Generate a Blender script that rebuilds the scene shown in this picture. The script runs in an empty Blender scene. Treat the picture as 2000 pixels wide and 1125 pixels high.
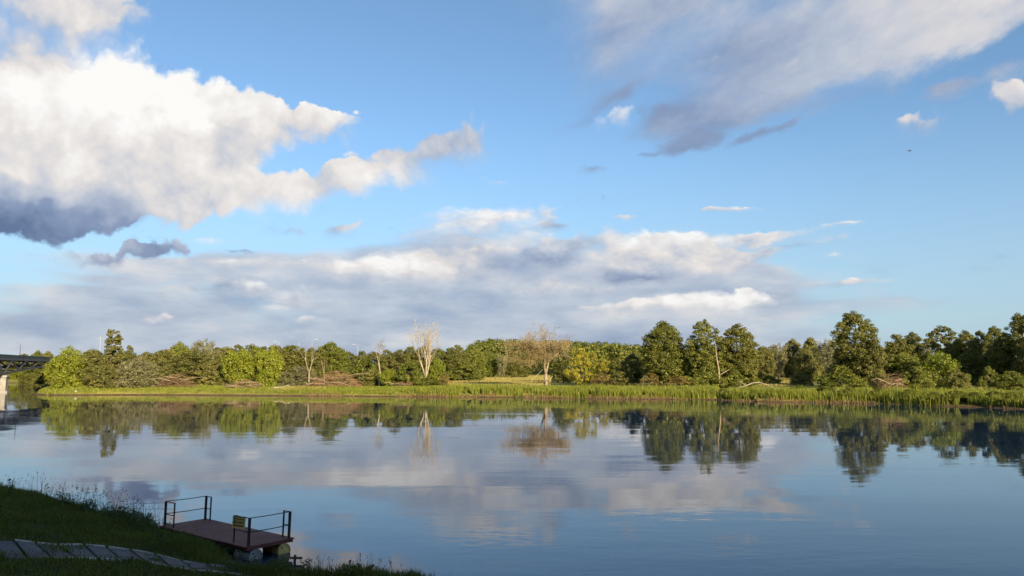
import bpy, math, random
import numpy as np
from mathutils import Vector, Matrix

SC = bpy.context.scene
COL = SC.collection
R = math.radians

# ------------------------------------------------------------------ camera
CAM_H = 6.1
FPX = 1540.0                       # focal length in pixels of a 2000 px wide picture
PITCH = math.atan((722 - 562.5) / FPX)
cam_data = bpy.data.cameras.new('camera')
cam_data.angle = 2 * math.atan(1000 / FPX)
cam_data.clip_end = 20000
cam_data.clip_start = 0.05
cam = bpy.data.objects.new('camera', cam_data)
cam.location = (0, 0, CAM_H)
cam.rotation_euler = (math.pi / 2 + PITCH, 0, 0)
COL.objects.link(cam)
SC.camera = cam

# ------------------------------------------------------------------ exposure
SC.view_settings.view_transform = 'Standard'
SC.view_settings.look = 'None'
SC.view_settings.gamma = 1
SC.view_settings.use_curve_mapping = False
SC.view_settings.exposure = 1.0
SC.cycles.use_denoising = True
SC.cycles.use_adaptive_sampling = True
SC.cycles.adaptive_threshold = 0.015
SC.cycles.adaptive_min_samples = 6
SC.cycles.max_bounces = 6
SC.cycles.transparent_max_bounces = 4

# ------------------------------------------------------------------ sun
SUN_AZ = 180 - 26                  # clockwise from +Y: behind the camera, a little to its right
SUN_EL = 16
SUN_DIR = Vector((math.sin(R(SUN_AZ)) * math.cos(R(SUN_EL)), math.cos(R(SUN_AZ)) * math.cos(R(SUN_EL)), math.sin(R(SUN_EL))))
sun_data = bpy.data.lights.new('sun', 'SUN')
sun_data.energy = 5.0
sun_data.angle = R(0.5)
sun_data.color = (1.0, 0.80, 0.52)
sun = bpy.data.objects.new('sun', sun_data)
sun.rotation_euler = SUN_DIR.to_track_quat('Z', 'Y').to_euler()
COL.objects.link(sun)

# ------------------------------------------------------------------ world: sky with clouds
SKY_STRENGTH = 0.082
world = bpy.data.worlds.new('World')
SC.world = world
world.use_nodes = True
world.cycles.sampling_method = 'MANUAL'
world.cycles.sample_map_resolution = 256


class Nodes:
    """tiny helper that writes shader maths"""
    def __init__(self, nt):
        self.nt = nt

    def new(self, kind, **kw):
        n = self.nt.nodes.new(kind)
        for k, v in kw.items():
            setattr(n, k, v)
        return n

    def put(self, sock, v):
        if isinstance(v, bpy.types.NodeSocket):
            self.nt.links.new(v, sock)
        else:
            sock.default_value = v

    def m(self, op, a, b=None, c=None, clamp=False):
        n = self.new('ShaderNodeMath', operation=op, use_clamp=clamp)
        for i, v in enumerate((a, b, c)):
            if v is not None:
                self.put(n.inputs[i], v)
        return n.outputs[0]

    def v(self, op, a, b=None, scale=None):
        n = self.new('ShaderNodeVectorMath', operation=op)
        self.put(n.inputs[0], a)
        if b is not None:
            self.put(n.inputs[1], b)
        if scale is not None:
            self.put(n.inputs['Scale'], scale)
        return n.outputs[0]

    def xyz(self, x, y, z):
        n = self.new('ShaderNodeCombineXYZ')
        for i, q in enumerate((x, y, z)):
            self.put(n.inputs[i], q)
        return n.outputs[0]

    def sep(self, v):
        n = self.new('ShaderNodeSeparateXYZ')
        self.put(n.inputs[0], v)
        return n.outputs

    def noise(self, vec, scale, detail=6, rough=0.55, out=0, lac=2.0):
        n = self.new('ShaderNodeTexNoise')
        self.put(n.inputs['Vector'], vec)
        n.inputs['Scale'].default_value = scale
        n.inputs['Detail'].default_value = detail
        n.inputs['Roughness'].default_value = rough
        n.inputs['Lacunarity'].default_value = lac
        return n.outputs[out]

    def smooth(self, x, lo, hi, a=0.0, b=1.0):
        n = self.new('ShaderNodeMapRange', interpolation_type='SMOOTHSTEP')
        self.put(n.inputs[0], x)
        for i, q in enumerate((lo, hi, a, b)):
            self.put(n.inputs[i + 1], q)
        return n.outputs[0]

    def ramp(self, fac, stops, interp='LINEAR'):
        n = self.new('ShaderNodeValToRGB')
        cr = n.color_ramp
        cr.interpolation = interp
        while len(cr.elements) < len(stops):
            cr.elements.new(0.5)
        for e, (p, c) in zip(cr.elements, stops):
            e.position = p
            e.color = (*c, 1)
        self.put(n.inputs[0], fac)
        return n.outputs[0]

    def mix(self, fac, a, b, blend='MIX'):
        n = self.new('ShaderNodeMix', data_type='RGBA', blend_type=blend)
        self.put(n.inputs[0], fac)
        self.put(n.inputs[6], a if isinstance(a, bpy.types.NodeSocket) else (*a, 1))
        self.put(n.inputs[7], b if isinstance(b, bpy.types.NodeSocket) else (*b, 1))
        return n.outputs[2]


def lin(r, g, b):
    return tuple((c / 255 / 12.92) if c / 255 <= 0.04045 else ((c / 255 + 0.055) / 1.055) ** 2.4 for c in (r, g, b))


def direction(px, py):
    a, b = (px - 1000) / FPX, (562.5 - py) / FPX
    d = Vector((a, math.cos(PITCH) - b * math.sin(PITCH), math.sin(PITCH) + b * math.cos(PITCH)))
    return d


def build_sky():
    N = Nodes(world.node_tree)
    bg = world.node_tree.nodes['Background']
    sky = N.new('ShaderNodeTexSky', sky_type='NISHITA', sun_disc=False)
    sky.sun_elevation = R(SUN_EL)
    sky.sun_rotation = R(SUN_AZ)
    sky.air_density = 1.0
    sky.dust_density = 0.15
    sky.ozone_density = 6.0
    K = 1.0 / (SKY_STRENGTH * 2 ** SC.view_settings.exposure)
    tc = N.new('ShaderNodeTexCoord')
    d = N.v('NORMALIZE', tc.outputs['Generated'])
    x, y, z = N.sep(d)
    az = N.m('ARCTAN2', x, y)
    el = N.m('ARCSINE', z)
    flat = N.xyz(az, el, 0.0)

    hs = N.new('ShaderNodeHueSaturation')
    hs.inputs['Saturation'].default_value = 0.87
    hs.inputs['Value'].default_value = 1.1
    N.put(hs.inputs['Color'], N.mix(1.0, sky.outputs[0], (1.0, 1.08, .97), 'MULTIPLY'))
    # pale veil of moist air all round the horizon
    veil = N.m('MULTIPLY', N.smooth(el, 0.33, -0.07), 0.95)
    base = N.mix(veil, hs.outputs[0], tuple(c * K for c in lin(176, 197, 214)))

    def blob_sum(vec, blobs, gain=1.0):
        """soft ellipses: summed density, mean light, and how high in its cloud a point lies (-1 base .. 1 top)"""
        dens = lsum = ysum = None
        elw = N.sep(vec)[1]
        for (px, py, rx, ry, rot, dn, lt) in blobs:
            dn = dn * gain
            dd = direction(px, py).normalized()
            a0, e0 = math.atan2(dd.x, dd.y), math.asin(dd.z)
            mp = N.new('ShaderNodeMapping', vector_type='TEXTURE')
            N.put(mp.inputs['Vector'], vec)
            mp.inputs['Location'].default_value = (a0, e0, 0)
            mp.inputs['Rotation'].default_value = (0, 0, R(rot))
            mp.inputs['Scale'].default_value = (rx / FPX * math.cos(a0) ** 1.5, ry / FPX * math.cos(a0), 1)
            g = N.new('ShaderNodeTexGradient', gradient_type='SPHERICAL')
            N.put(g.inputs[0], mp.outputs[0])
            f = N.m('MULTIPLY', g.outputs['Fac'], dn)
            ry_ = ry / FPX * math.cos(a0)
            y = N.m('MULTIPLY_ADD', elw, 1 / ry_, -e0 / ry_)
            if dens is None:
                dens, lsum, ysum = f, N.m('MULTIPLY', f, lt), N.m('MULTIPLY', f, y)
            else:
                dens, lsum, ysum = N.m('ADD', f, dens), N.m('MULTIPLY_ADD', f, lt, lsum), N.m('MULTIPLY_ADD', f, y, ysum)
        inv = N.m('DIVIDE', 1.0, N.m('MAXIMUM', dens, 0.001))
        return dens, N.m('MULTIPLY', lsum, inv), N.m('MULTIPLY', ysum, inv)

    def layer(under, blobs, stretch, warps, nscale, namp, thr, soft, lamp, lowamp, opacity, extra=None, rough=0.58, billow=0.0, off=(0.02, 0.03), gain=1.0, lift=0.0, tilt=0.0, vgrad=0.0, base_soft=1.0, bscale=24):
        src = flat
        if tilt:
            rt = N.new('ShaderNodeMapping', vector_type='POINT')
            N.put(rt.inputs['Vector'], flat)
            rt.inputs['Rotation'].default_value = (0, 0, R(tilt))
            src = rt.outputs[0]
        st = N.v('MULTIPLY', src, (1.0, stretch, 1.0))
        vec = flat
        for ws, wa, wd in warps:
            wn = N.noise(st, ws, wd, 0.6, out=1)
            vec = N.v('ADD', vec, N.v('MULTIPLY', N.v('SUBTRACT', wn, (0.5, 0.5, 0.5)), (wa, wa / stretch, 0.0)))
        dens, lt, yl = blob_sum(vec, blobs, gain)
        if extra is not None:
            dens = N.m('ADD', dens, extra)
            lt = N.m('MULTIPLY_ADD', extra, 0.8, lt)
        low = N.noise(N.v('ADD', st, (7.3, 2.2, 1.1)), nscale * 0.45, 3, 0.5)
        n1 = N.noise(N.v('ADD', st, (3.1, 1.7, 0.4)), nscale, 9, rough)
        n2 = N.noise(N.v('ADD', st, (3.1 + off[0], 1.7 + off[1] * stretch, 0.4)), nscale, 4, rough)
        dn = N.m('MULTIPLY_ADD', N.m('SUBTRACT', n1, 0.5), namp, dens)
        if billow:
            vo = N.new('ShaderNodeTexVoronoi', feature='F1', voronoi_dimensions='2D')
            N.put(vo.inputs['Vector'], N.v('MULTIPLY', vec, (1.0, max(1.0, stretch * .7), 1.0)))
            vo.inputs['Scale'].default_value = bscale
            vo.inputs['Detail'].default_value = 2
            vo.inputs['Roughness'].default_value = 0.5
            bl = N.m('SUBTRACT', 0.45, vo.outputs['Distance'])
            dn = N.m('MULTIPLY_ADD', bl, billow, dn)
            lt = N.m('MULTIPLY_ADD', bl, 0.20, lt)
        # crisp heads, feathered bases
        sf = N.m('MULTIPLY', N.smooth(low, 0.36, 0.64, 0.5, 1.7), N.smooth(yl, -0.25, 0.45, base_soft, 0.8))
        hi = N.m('MULTIPLY_ADD', sf, soft, thr)
        alpha = N.m('MULTIPLY', N.smooth(dn, thr, hi), opacity)
        light = N.m('MULTIPLY_ADD', N.m('SUBTRACT', n1, n2), lamp, lt)
        light = N.m('MULTIPLY_ADD', N.m('SUBTRACT', low, 0.5), lowamp, light)
        if vgrad:
            light = N.m('MULTIPLY_ADD', yl, vgrad, light)
        light = N.m('ADD', light, lift)
        col = N.ramp(light, RAMP)
        col = N.v('SCALE', col, scale=K)
        return N.mix(alpha, under, col)

    RAMP = [(0.0, lin(96, 116, 152)), (0.3, lin(140, 156, 186)), (0.55, lin(190, 197, 211)), (0.78, lin(232, 226, 222)), (1.0, lin(255, 253, 249))]

    # clouds beyond the picture's edges: broken cumulus, as in the part that is in view
    side = N.smooth(N.m('ABSOLUTE', az), 0.62, 0.85)
    high = N.smooth(el, 0.47, 0.65)
    outside = N.m('MAXIMUM', side, high)
    broken = N.m('MULTIPLY', N.m('MULTIPLY', N.smooth(N.noise(d, 2.2, 4, 0.5), 0.42, 0.68), outside), N.smooth(el, 0.02, 0.12))

    # 1a the smooth lavender sheet low over the far woods
    sheet_low = [
        (100, 660, 560, 120, 0, .75, .50), (450, 610, 480, 130, 0, .70, .52), (900, 640, 520, 170, 0, 1.25, .38), (1200, 640, 460, 150, 0, 1.0, .46), (1000, 700, 900, 90, 0, .9, .34),
        (1450, 610, 330, 100, 0, .5, .58), (250, 520, 420, 36, 0, .55, .58), (620, 540, 330, 70, 0, .65, .56), (980, 520, 330, 90, 0, .8, .42), (1290, 520, 280, 90, 0, .8, .62),
        (1690, 600, 230, 24, 4, .55, .50), (140, 575, 130, 16, 0, .45, .54), (200, 550, 170, 13, -3, .4, .54), (10, 570, 80, 18, 0, .5, .40),
    ]
    c0 = layer(base, sheet_low, 3.4, [(4, .12, 5)], 9, .85, .05, .95, .55, .42, .86, rough=.58, lift=.06)

    # 1b heaped puffs standing in that sheet, with bright heads and grey bases
    puffs = [
        (930, 440, 220, 51, 6, 0.95, 0.74), (860, 462, 127, 27, 8, 0.60, 0.70), (1010, 486, 150, 48, 0, 0.75, 0.78), (960, 520, 231, 39, 0, 0.80, 0.30), (1120, 482, 139, 37, 14, 0.70, 0.42), (1030, 540, 220, 30, 0, 0.50, 0.34),
        (800, 540, 231, 64, 0, 1.00, 0.88), (830, 515, 139, 39, 0, 0.60, 0.90), (700, 530, 174, 34, 0, 0.50, 0.72), (560, 525, 208, 32, 0, 0.50, 0.66), (400, 520, 220, 25, 0, 0.50, 0.62),
        (1300, 488, 231, 51, 0, 0.95, 0.78), (1230, 505, 174, 39, 8, 0.80, 0.84), (1380, 520, 197, 46, -4, 0.70, 0.74), (1270, 546, 174, 25, 0, 0.70, 0.30), (1320, 468, 90, 20, 0, 0.60, 0.76),
        (1060, 566, 185, 30, 0, 0.80, 0.84), (1290, 604, 231, 39, 5, 0.60, 0.72), (1420, 600, 162, 41, 0, 0.80, 0.92), (1200, 610, 139, 25, 6, 0.50, 0.80), (1460, 568, 24, 12, 0, 0.70, 1.00),
        (560, 582, 115, 34, 0, 0.75, 0.86), (490, 565, 60, 26, 0, 0.60, 0.80), (620, 626, 60, 20, 0, 0.50, 0.74), (540, 604, 60, 9, 0, 0.50, 0.95), (300, 622, 60, 16, 0, 0.40, 0.68),
        (1480, 466, 70, 20, 0, 0.80, 0.76), (1560, 456, 90, 18, 3, 0.65, 0.70), (1590, 474, 127, 15, 6, 0.50, 0.52), (1500, 496, 70, 14, 0, 0.40, 0.68), (1640, 557, 139, 16, 3, 0.70, 0.58), (1650, 505, 70, 18, 0, 0.50, 0.66), (1660, 445, 70, 10, 0, 0.60, 0.74),
        (1420, 411, 80, 11, 0, 0.90, 0.76), (1220, 424, 50, 12, 0, 0.55, 0.70), (420, 470, 127, 13, 0, 0.60, 0.70), (1070, 442, 50, 13, 8, 0.50, 0.30),
    ]
    c1 = layer(c0, puffs, 2.0, [(7, .05, 3), (22, .03, 5)], 14, .90, .09, .62, .75, .40, .88, billow=.40, off=(.006, .014), gain=1.3, lift=.03, vgrad=.22, base_soft=2.4, bscale=30)

    # 2 thin grey sheets high up on the right
    sheet = [
        (1250, 20, 340, 140, -14, 1.0, .46), (1200, 110, 190, 90, 30, .8, .32), (1190, 195, 110, 30, 33, .8, .26), (1110, 245, 70, 16, 15, .45, .30),
        (1560, 60, 330, 130, 8, .8, .46), (1430, 160, 290, 110, 18, .95, .30), (1620, 130, 260, 100, 10, .55, .50), (1350, 205, 110, 36, 12, .5, .28), (1370, 235, 130, 28, 14, .4, .30),
        (1800, 40, 380, 110, 6, .95, .72), (1930, 30, 230, 70, 5, .6, .76), (1340, 280, 110, 24, 10, .7, .28), (1490, 263, 100, 22, 12, .7, .28),
        (1830, 188, 80, 30, 5, .6, .36), (1250, 300, 40, 9, 12, .4, .30), (1160, 330, 60, 14, 8, .6, .3), (1650, 200, 130, 26, 8, .35, .34), (1960, 140, 100, 40, 10, .4, .42),
    ]
    c2 = layer(c1, sheet, 1.9, [(5, .10, 6), (20, .03, 4)], 9, 1.5, .12, .95, .45, .30, .86, rough=.6, gain=1.15, lift=.03, tilt=-18, base_soft=1.4)

    # 3 heaped cumulus on the left and its fragments
    heap = [
        (60, 20, 260, 110, 12, 1.2, .62), (200, 10, 140, 70, 0, .8, .76), (20, 90, 130, 60, 0, .5, .55),
        (245, 205, 185, 160, 0, 1.35, 1.06), (90, 270, 270, 210, 0, 1.25, .88), (20, 200, 160, 130, 0, .7, .84), (360, 280, 230, 175, 0, 1.1, .96), (450, 235, 150, 95, -20, .9, .97),
        (560, 240, 190, 62, -8, .65, .80), (650, 238, 100, 46, 0, .42, .80), (250, 360, 300, 110, 0, 1.0, .78), (350, 390, 120, 60, 0, .6, .90), (470, 300, 110, 60, 0, .3, .6),
        (50, 400, 250, 72, 0, 1.1, .10), (10, 415, 180, 56, 0, .7, .02), (140, 415, 120, 44, 0, .5, .12),
        (510, 388, 150, 52, 0, .95, .88), (620, 372, 180, 48, 8, .95, .88), (740, 338, 160, 56, 16, .95, .78), (840, 300, 150, 62, 14, .75, .52), (915, 280, 110, 62, 8, .7, .52), (810, 360, 120, 34, 8, .5, .74),
        (215, 490, 190, 26, 4, .6, .44), (300, 482, 80, 28, 0, .45, .40), (665, 450, 62, 30, 0, .85, .34), (690, 440, 34, 14, 0, .5, .80), (745, 460, 60, 22, 0, .65, .26), (555, 447, 80, 16, 0, .5, .28), (470, 487, 55, 9, 0, .6, .24),
        (975, 355, 70, 18, 0, .65, .74), (1198, 228, 70, 32, 16, .85, .84), (1112, 91, 30, 22, 0, .7, .74), (1550, 115, 50, 20, 8, .55, .64), (1385, 110, 40, 20, 20, .35, .6),
        (1795, 246, 95, 34, 0, .85, .50), (1755, 238, 40, 18, 0, .5, .74), (1980, 205, 100, 60, 0, .95, .64), (350, 8, 20, 20, 0, .5, .8),
    ]
    c3 = layer(c2, heap, 1.0, [(6, .075, 3), (20, .04, 6)], 11, .90, .16, .34, .65, .45, .97, extra=broken, rough=.61, billow=.50, lift=.02, vgrad=.16, base_soft=2.6)
    world.node_tree.links.new(c3, bg.inputs[0])
    bg.inputs[1].default_value = SKY_STRENGTH


build_sky()


# ------------------------------------------------------------------ general helpers
def at_Y(px, py, Y):
    """point on the sight line of a photo pixel, Y metres ahead"""
    d = direction(px, py)
    t = Y / d.y
    return Vector((d.x * t, Y, CAM_H + d.z * t))


def X_at(px, Y):
    return (px - 1000) / FPX * Y / math.cos(PITCH) * 0.9947 if False else at_Y(px, 722, Y).x


def z_at(py, Y):
    return at_Y(1000, py, Y).z


def link(o, parent=None):
    COL.objects.link(o)
    if parent is not None:
        o.parent = parent
    return o


def tag(o, label=None, cat=None, group=None, kind=None):
    if label:
        o['label'] = label
    if cat:
        o['category'] = cat
    if group:
        o['group'] = group
    if kind:
        o['kind'] = kind
    return o


def empty(name, loc=(0, 0, 0), rz=0.0):
    o = bpy.data.objects.new(name, None)
    o.empty_display_size = 0.3
    o.location = loc
    o.rotation_euler = (0, 0, rz)
    return link(o)


def mesh_np(name, verts, faces, mat=None, smooth=False):
    """faces: int array (n,3) or (n,4), or a list of mixed tuples"""
    me = bpy.data.meshes.new(name)
    verts = np.asarray(verts, dtype=np.float32)
    if isinstance(faces, np.ndarray):
        nf, k = faces.shape
        me.vertices.add(len(verts))
        me.vertices.foreach_set('co', verts.ravel())
        me.loops.add(nf * k)
        me.loops.foreach_set('vertex_index', faces.astype(np.int32).ravel())
        me.polygons.add(nf)
        me.polygons.foreach_set('loop_start', np.arange(0, nf * k, k, dtype=np.int32))
        me.polygons.foreach_set('loop_total', np.full(nf, k, dtype=np.int32))
        me.update(calc_edges=True)
    else:
        me.from_pydata(verts.tolist(), [], faces)
        me.update()
    if smooth:
        me.polygons.foreach_set('use_smooth', np.ones(len(me.polygons), dtype=bool))
    if mat is not None:
        me.materials.append(mat)
    return me


def add(name, me, parent=None, loc=None):
    o = bpy.data.objects.new(name, me)
    if loc is not None:
        o.location = loc
    return link(o, parent)


class MB:
    """collects boxes, bars and tubes for one mesh"""
    def __init__(self):
        self.v, self.f = [], []

    def raw(self, vs, fs):
        n = len(self.v)
        self.v += [tuple(p) for p in vs]
        self.f += [tuple(i + n for i in q) for q in fs]
        return self

    def box(self, lo, hi, M=None):
        x0, y0, z0 = lo
        x1, y1, z1 = hi
        vs = [Vector(p) for p in ((x0, y0, z0), (x1, y0, z0), (x1, y1, z0), (x0, y1, z0), (x0, y0, z1), (x1, y0, z1), (x1, y1, z1), (x0, y1, z1))]
        if M is not None:
            vs = [M @ p for p in vs]
        return self.raw(vs, [(0, 3, 2, 1), (4, 5, 6, 7), (0, 1, 5, 4), (1, 2, 6, 5), (2, 3, 7, 6), (3, 0, 4, 7)])

    def bar(self, a, b, w, h=None):
        """square bar from a to b"""
        a, b = Vector(a), Vector(b)
        h = w if h is None else h
        d = b - a
        q = d.to_track_quat('Z', 'Y').to_matrix().to_4x4()
        return self.box((-w / 2, -h / 2, 0), (w / 2, h / 2, d.length), Matrix.Translation(a) @ q)

    def tube(self, pts, radii, sides=6):
        pts = [Vector(p) for p in pts]
        vs, fs = [], []
        for i, p in enumerate(pts):
            d = (pts[min(i + 1, len(pts) - 1)] - pts[max(i - 1, 0)]).normalized()
            a = d.cross(Vector((0.31, 0.95, 0.1))).normalized()
            b = d.cross(a)
            for k in range(sides):
                t = 2 * math.pi * k / sides
                vs.append(p + (a * math.cos(t) + b * math.sin(t)) * radii[i])
        for i in range(len(pts) - 1):
            for k in range(sides):
                k2 = (k + 1) % sides
                fs.append((i * sides + k, i * sides + k2, (i + 1) * sides + k2, (i + 1) * sides + k))
        fs.append(tuple(range(sides - 1, -1, -1)))
        fs.append(tuple((len(pts) - 1) * sides + k for k in range(sides)))
        return self.raw(vs, fs)

    def mesh(self, name, mat, smooth=False):
        return mesh_np(name, self.v, self.f, mat, smooth)

    def build(self, name, mat, parent=None, smooth=False):
        return add(name, self.mesh(name, mat, smooth), parent)


# ------------------------------------------------------------------ materials
def material(name):
    m = bpy.data.materials.new(name)
    m.use_nodes = True
    N = Nodes(m.node_tree)
    bs = m.node_tree.nodes['Principled BSDF']
    return m, N, bs


def plain(name, c1, c2, rough=0.7, scale=4.0, bump=0.0, metal=0.0, spots=None):
    """two-tone worn surface"""
    m, N, bs = material(name)
    tc = N.new('ShaderNodeTexCoord').outputs['Object']
    n = N.noise(tc, scale, 8, 0.65)
    col = N.ramp(n, [(0.32, c1), (0.68, c2)])
    if spots:
        col = N.mix(N.smooth(N.noise(tc, scale * 3.1, 5, 0.6), 0.58, 0.68), col, spots)
    N.put(bs.inputs['Base Color'], col)
    bs.inputs['Roughness'].default_value = rough
    bs.inputs['Metallic'].default_value = metal
    if bump:
        b = N.new('ShaderNodeBump')
        b.inputs['Distance'].default_value = bump
        N.put(b.inputs['Height'], N.noise(tc, scale * 4, 6, 0.6))
        N.put(bs.inputs['Normal'], b.outputs[0])
    return m


def leafy(name, dark, mid, light, trans=0.32, sheen=0.12):
    """leaves: colour differs from leaf to leaf, from spray to spray and from plant to plant"""
    m, N, bs = material(name)
    nt = m.node_tree
    nt.nodes.remove(bs)
    geo = N.new('ShaderNodeNewGeometry')
    oi = N.new('ShaderNodeObjectInfo')
    tc = N.new('ShaderNodeTexCoord').outputs['Object']
    spray = N.noise(tc, 0.45, 3, 0.5)
    f = N.m('MULTIPLY_ADD', geo.outputs['Random Per Island'], 0.55, N.m('MULTIPLY_ADD', spray, 1.1, -0.34))
    f = N.m('MULTIPLY_ADD', N.m('SUBTRACT', oi.outputs['Random'], 0.5), 0.22, f)
    col = N.ramp(f, [(0.05, dark), (0.5, mid), (0.98, light)])
    d = N.new('ShaderNodeBsdfDiffuse')
    t = N.new('ShaderNodeBsdfTranslucent')
    g = N.new('ShaderNodeBsdfGlossy')
    g.inputs['Roughness'].default_value = 0.5
    N.put(d.inputs['Color'], col)
    N.put(t.inputs['Color'], N.mix(0.5, col, light))
    g.inputs['Color'].default_value = (0.6, 0.62, 0.5, 1)
    m1 = N.new('ShaderNodeMixShader')
    m1.inputs[0].default_value = trans
    nt.links.new(d.outputs[0], m1.inputs[1])
    nt.links.new(t.outputs[0], m1.inputs[2])
    m2 = N.new('ShaderNodeMixShader')
    m2.inputs[0].default_value = sheen * 0.35
    nt.links.new(m1.outputs[0], m2.inputs[1])
    nt.links.new(g.outputs[0], m2.inputs[2])
    nt.links.new(m2.outputs[0], nt.nodes['Material Output'].inputs['Surface'])
    return m


MAT = {
    'alder': leafy('alder_leaves', (0.067, 0.084, 0.015), (0.157, 0.174, 0.031), (0.290, 0.284, 0.053)),
    'dark': leafy('dark_leaves', (0.059, 0.073, 0.018), (0.132, 0.140, 0.030), (0.244, 0.230, 0.046)),
    'green': leafy('green_leaves', (0.067, 0.090, 0.014), (0.156, 0.181, 0.028), (0.270, 0.280, 0.048)),
    'olive': leafy('olive_leaves', (0.083, 0.091, 0.024), (0.178, 0.178, 0.046), (0.299, 0.270, 0.078)),
    'silver': leafy('silver_willow_leaves', (.105, .110, .048), (.215, .208, .098), (.330, .315, .165)),
    'bright': leafy('bright_leaves', (.088, .120, .013), (.210, .250, .024), (.360, .370, .042)),
    'yellow': leafy('yellow_leaves', (.150, .146, .014), (.310, .285, .026), (.460, .400, .055)),
    'tan': leafy('dry_tan_leaves', (0.180, 0.132, 0.057), (0.324, 0.246, 0.115), (0.444, 0.360, 0.184)),
    'rusty': leafy('withered_leaves', (.120, .090, .026), (.230, .165, .050), (.330, .250, .090)),
    'reed': leafy('reed_leaves', (0.081, 0.113, 0.011), (0.180, 0.216, 0.022), (0.294, 0.309, 0.043)),
    'straw': leafy('dry_straw', (0.160, 0.110, 0.045), (0.280, 0.200, 0.085), (0.380, 0.300, 0.150)),
    'hay': leafy('ripe_meadow_grass', (.190, .170, .040), (.330, .280, .080), (.450, .380, .140)),
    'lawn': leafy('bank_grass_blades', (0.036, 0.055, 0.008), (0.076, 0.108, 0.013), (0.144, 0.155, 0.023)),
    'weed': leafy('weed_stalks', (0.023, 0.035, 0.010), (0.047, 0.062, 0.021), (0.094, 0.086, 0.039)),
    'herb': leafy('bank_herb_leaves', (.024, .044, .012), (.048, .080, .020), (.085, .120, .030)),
    'bark': plain('bark', (.055, .042, .030), (.130, .105, .078), .9, 3.0, .02),
    'pale_bark': plain('bleached_wood', (.270, .225, .160), (.460, .405, .305), .8, 2.0, .01),
    'dry_bark': plain('dry_bark', (.190, .145, .090), (.360, .285, .190), .85, 2.5, .01),
    'twig': plain('dead_twigs', (.120, .070, .040), (.240, .150, .085), .9, 1.2),
    'brush': plain('red_brown_brush', (.150, .080, .042), (.300, .175, .100), .9, .8),
    'steel': plain('blue_grey_steel_paint_in_shade', (.050, .058, .075), (.085, .095, .118), .5, .6, 0, .1),  # bridge steel: blue-grey, its shade put into the dark base colour
    'teal': plain('teal_steel_paint_in_shade', (.012, .026, .028), (.028, .046, .048), .5, .5),  # teal parapet, darkened in the colour to stand for shade
    'concrete': plain('concrete', (.200, .195, .180), (.330, .320, .300), .9, 1.3, .01, 0, (.150, .130, .105)),
    'slab': plain('worn_concrete_slab', (.060, .055, .060), (.110, .102, .110), .92, 2.6, .012, 0, (.045, .048, .035)),
    'kerb': plain('pale_concrete_kerb', (.270, .260, .240), (.430, .420, .390), .92, 3.0, .012, 0, (.140, .140, .100)),
    'deckpaint': plain('dull_red_deck_paint', (.105, .034, .024), (.165, .054, .038), .8, 2.2, .004, 0, (.100, .060, .045)),
    'rust': plain('dark_rusty_steel', (.016, .014, .016), (.040, .030, .028), .6, 9.0, .002),
    'drum_yellow': plain('faded_yellow_drum_paint', (.420, .290, .075), (.620, .470, .180), .5, 3.0, .003, 0, (.240, .120, .040)),
    'drum_white': plain('faded_white_drum_paint', (.170, .172, .172), (.320, .322, .325), .5, 3.0, .003, 0, (.250, .180, .120)),
    'sign_yellow': plain('sign_yellow', (.720, .540, .160), (.840, .680, .260), .5, 6.0),
    'sign_black': plain('sign_black_print', (.012, .012, .012), (.025, .025, .022), .5, 6.0),
    'sign_red': plain('sign_red_print', (.200, .020, .014), (.260, .034, .022), .5, 6.0),
    'lamp_grey': plain('galvanised_lamp_grey', (.380, .390, .400), (.520, .530, .540), .5, 3.0),
}

# ------------------------------------------------------------------ ground and river
NEAR_SHORE = [(-330, 250), (-120, 108), (-60, 64), (-30, 42.1), (-24, 37.6), (-16, 32.2), (-12.5, 29.8), (-9.7, 27.2), (-9.0, 26.1), (-8.3, 24.6), (-6.6, 23.5), (-4.6, 23.2), (-2.3, 22.7), (0, 21.2), (4, 19.6), (20, 15.5), (45, 8), (80, -4), (130, -30), (220, -90), (420, -400)]
NEAR_POLY = NEAR_SHORE + [(420, -6000), (-6000, -6000), (-6000, 3600)]
FAR_SHORE = [(520, -400), (290, -70), (190, 0), (135, 45), (98, 90), (78.8, 123.9), (75.6, 130.7), (70.1, 136.3), (65, 144.5), (57.5, 149), (48.7, 151.3), (43.5, 158), (41.6, 161.6), (21.5, 167.2), (0, 176.5), (-19.1, 179.8), (-35.4, 183.2), (-67.5, 189.5), (-93.9, 193.4), (-111.4, 190.5), (-117, 195), (-139, 235), (-174, 295), (-215, 366), (-300, 374), (-700, 560)]
FAR_POLY = FAR_SHORE + [(-9000, 3900), (-9000, 9000), (9000, 9000), (9000, -400)]


def signed_dist(P, poly, line):
    """distance to the shore line, positive on the land side"""
    d2 = np.full(len(P), 1e18)
    for (ax, ay), (bx, by) in zip(line[:-1], line[1:]):
        ex, ey = bx - ax, by - ay
        t = np.clip(((P[:, 0] - ax) * ex + (P[:, 1] - ay) * ey) / (ex * ex + ey * ey), 0, 1)
        d2 = np.minimum(d2, (P[:, 0] - ax - t * ex) ** 2 + (P[:, 1] - ay - t * ey) ** 2)
    inside = np.zeros(len(P), dtype=bool)
    n = len(poly)
    for i in range(n):
        (x1, y1), (x2, y2) = poly[i], poly[(i + 1) % n]
        if y1 == y2:
            continue
        c = ((y1 > P[:, 1]) != (y2 > P[:, 1])) & (P[:, 0] < (x2 - x1) * (P[:, 1] - y1) / (y2 - y1) + x1)
        inside ^= c
    return np.where(inside, 1, -1) * np.sqrt(d2)


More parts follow.
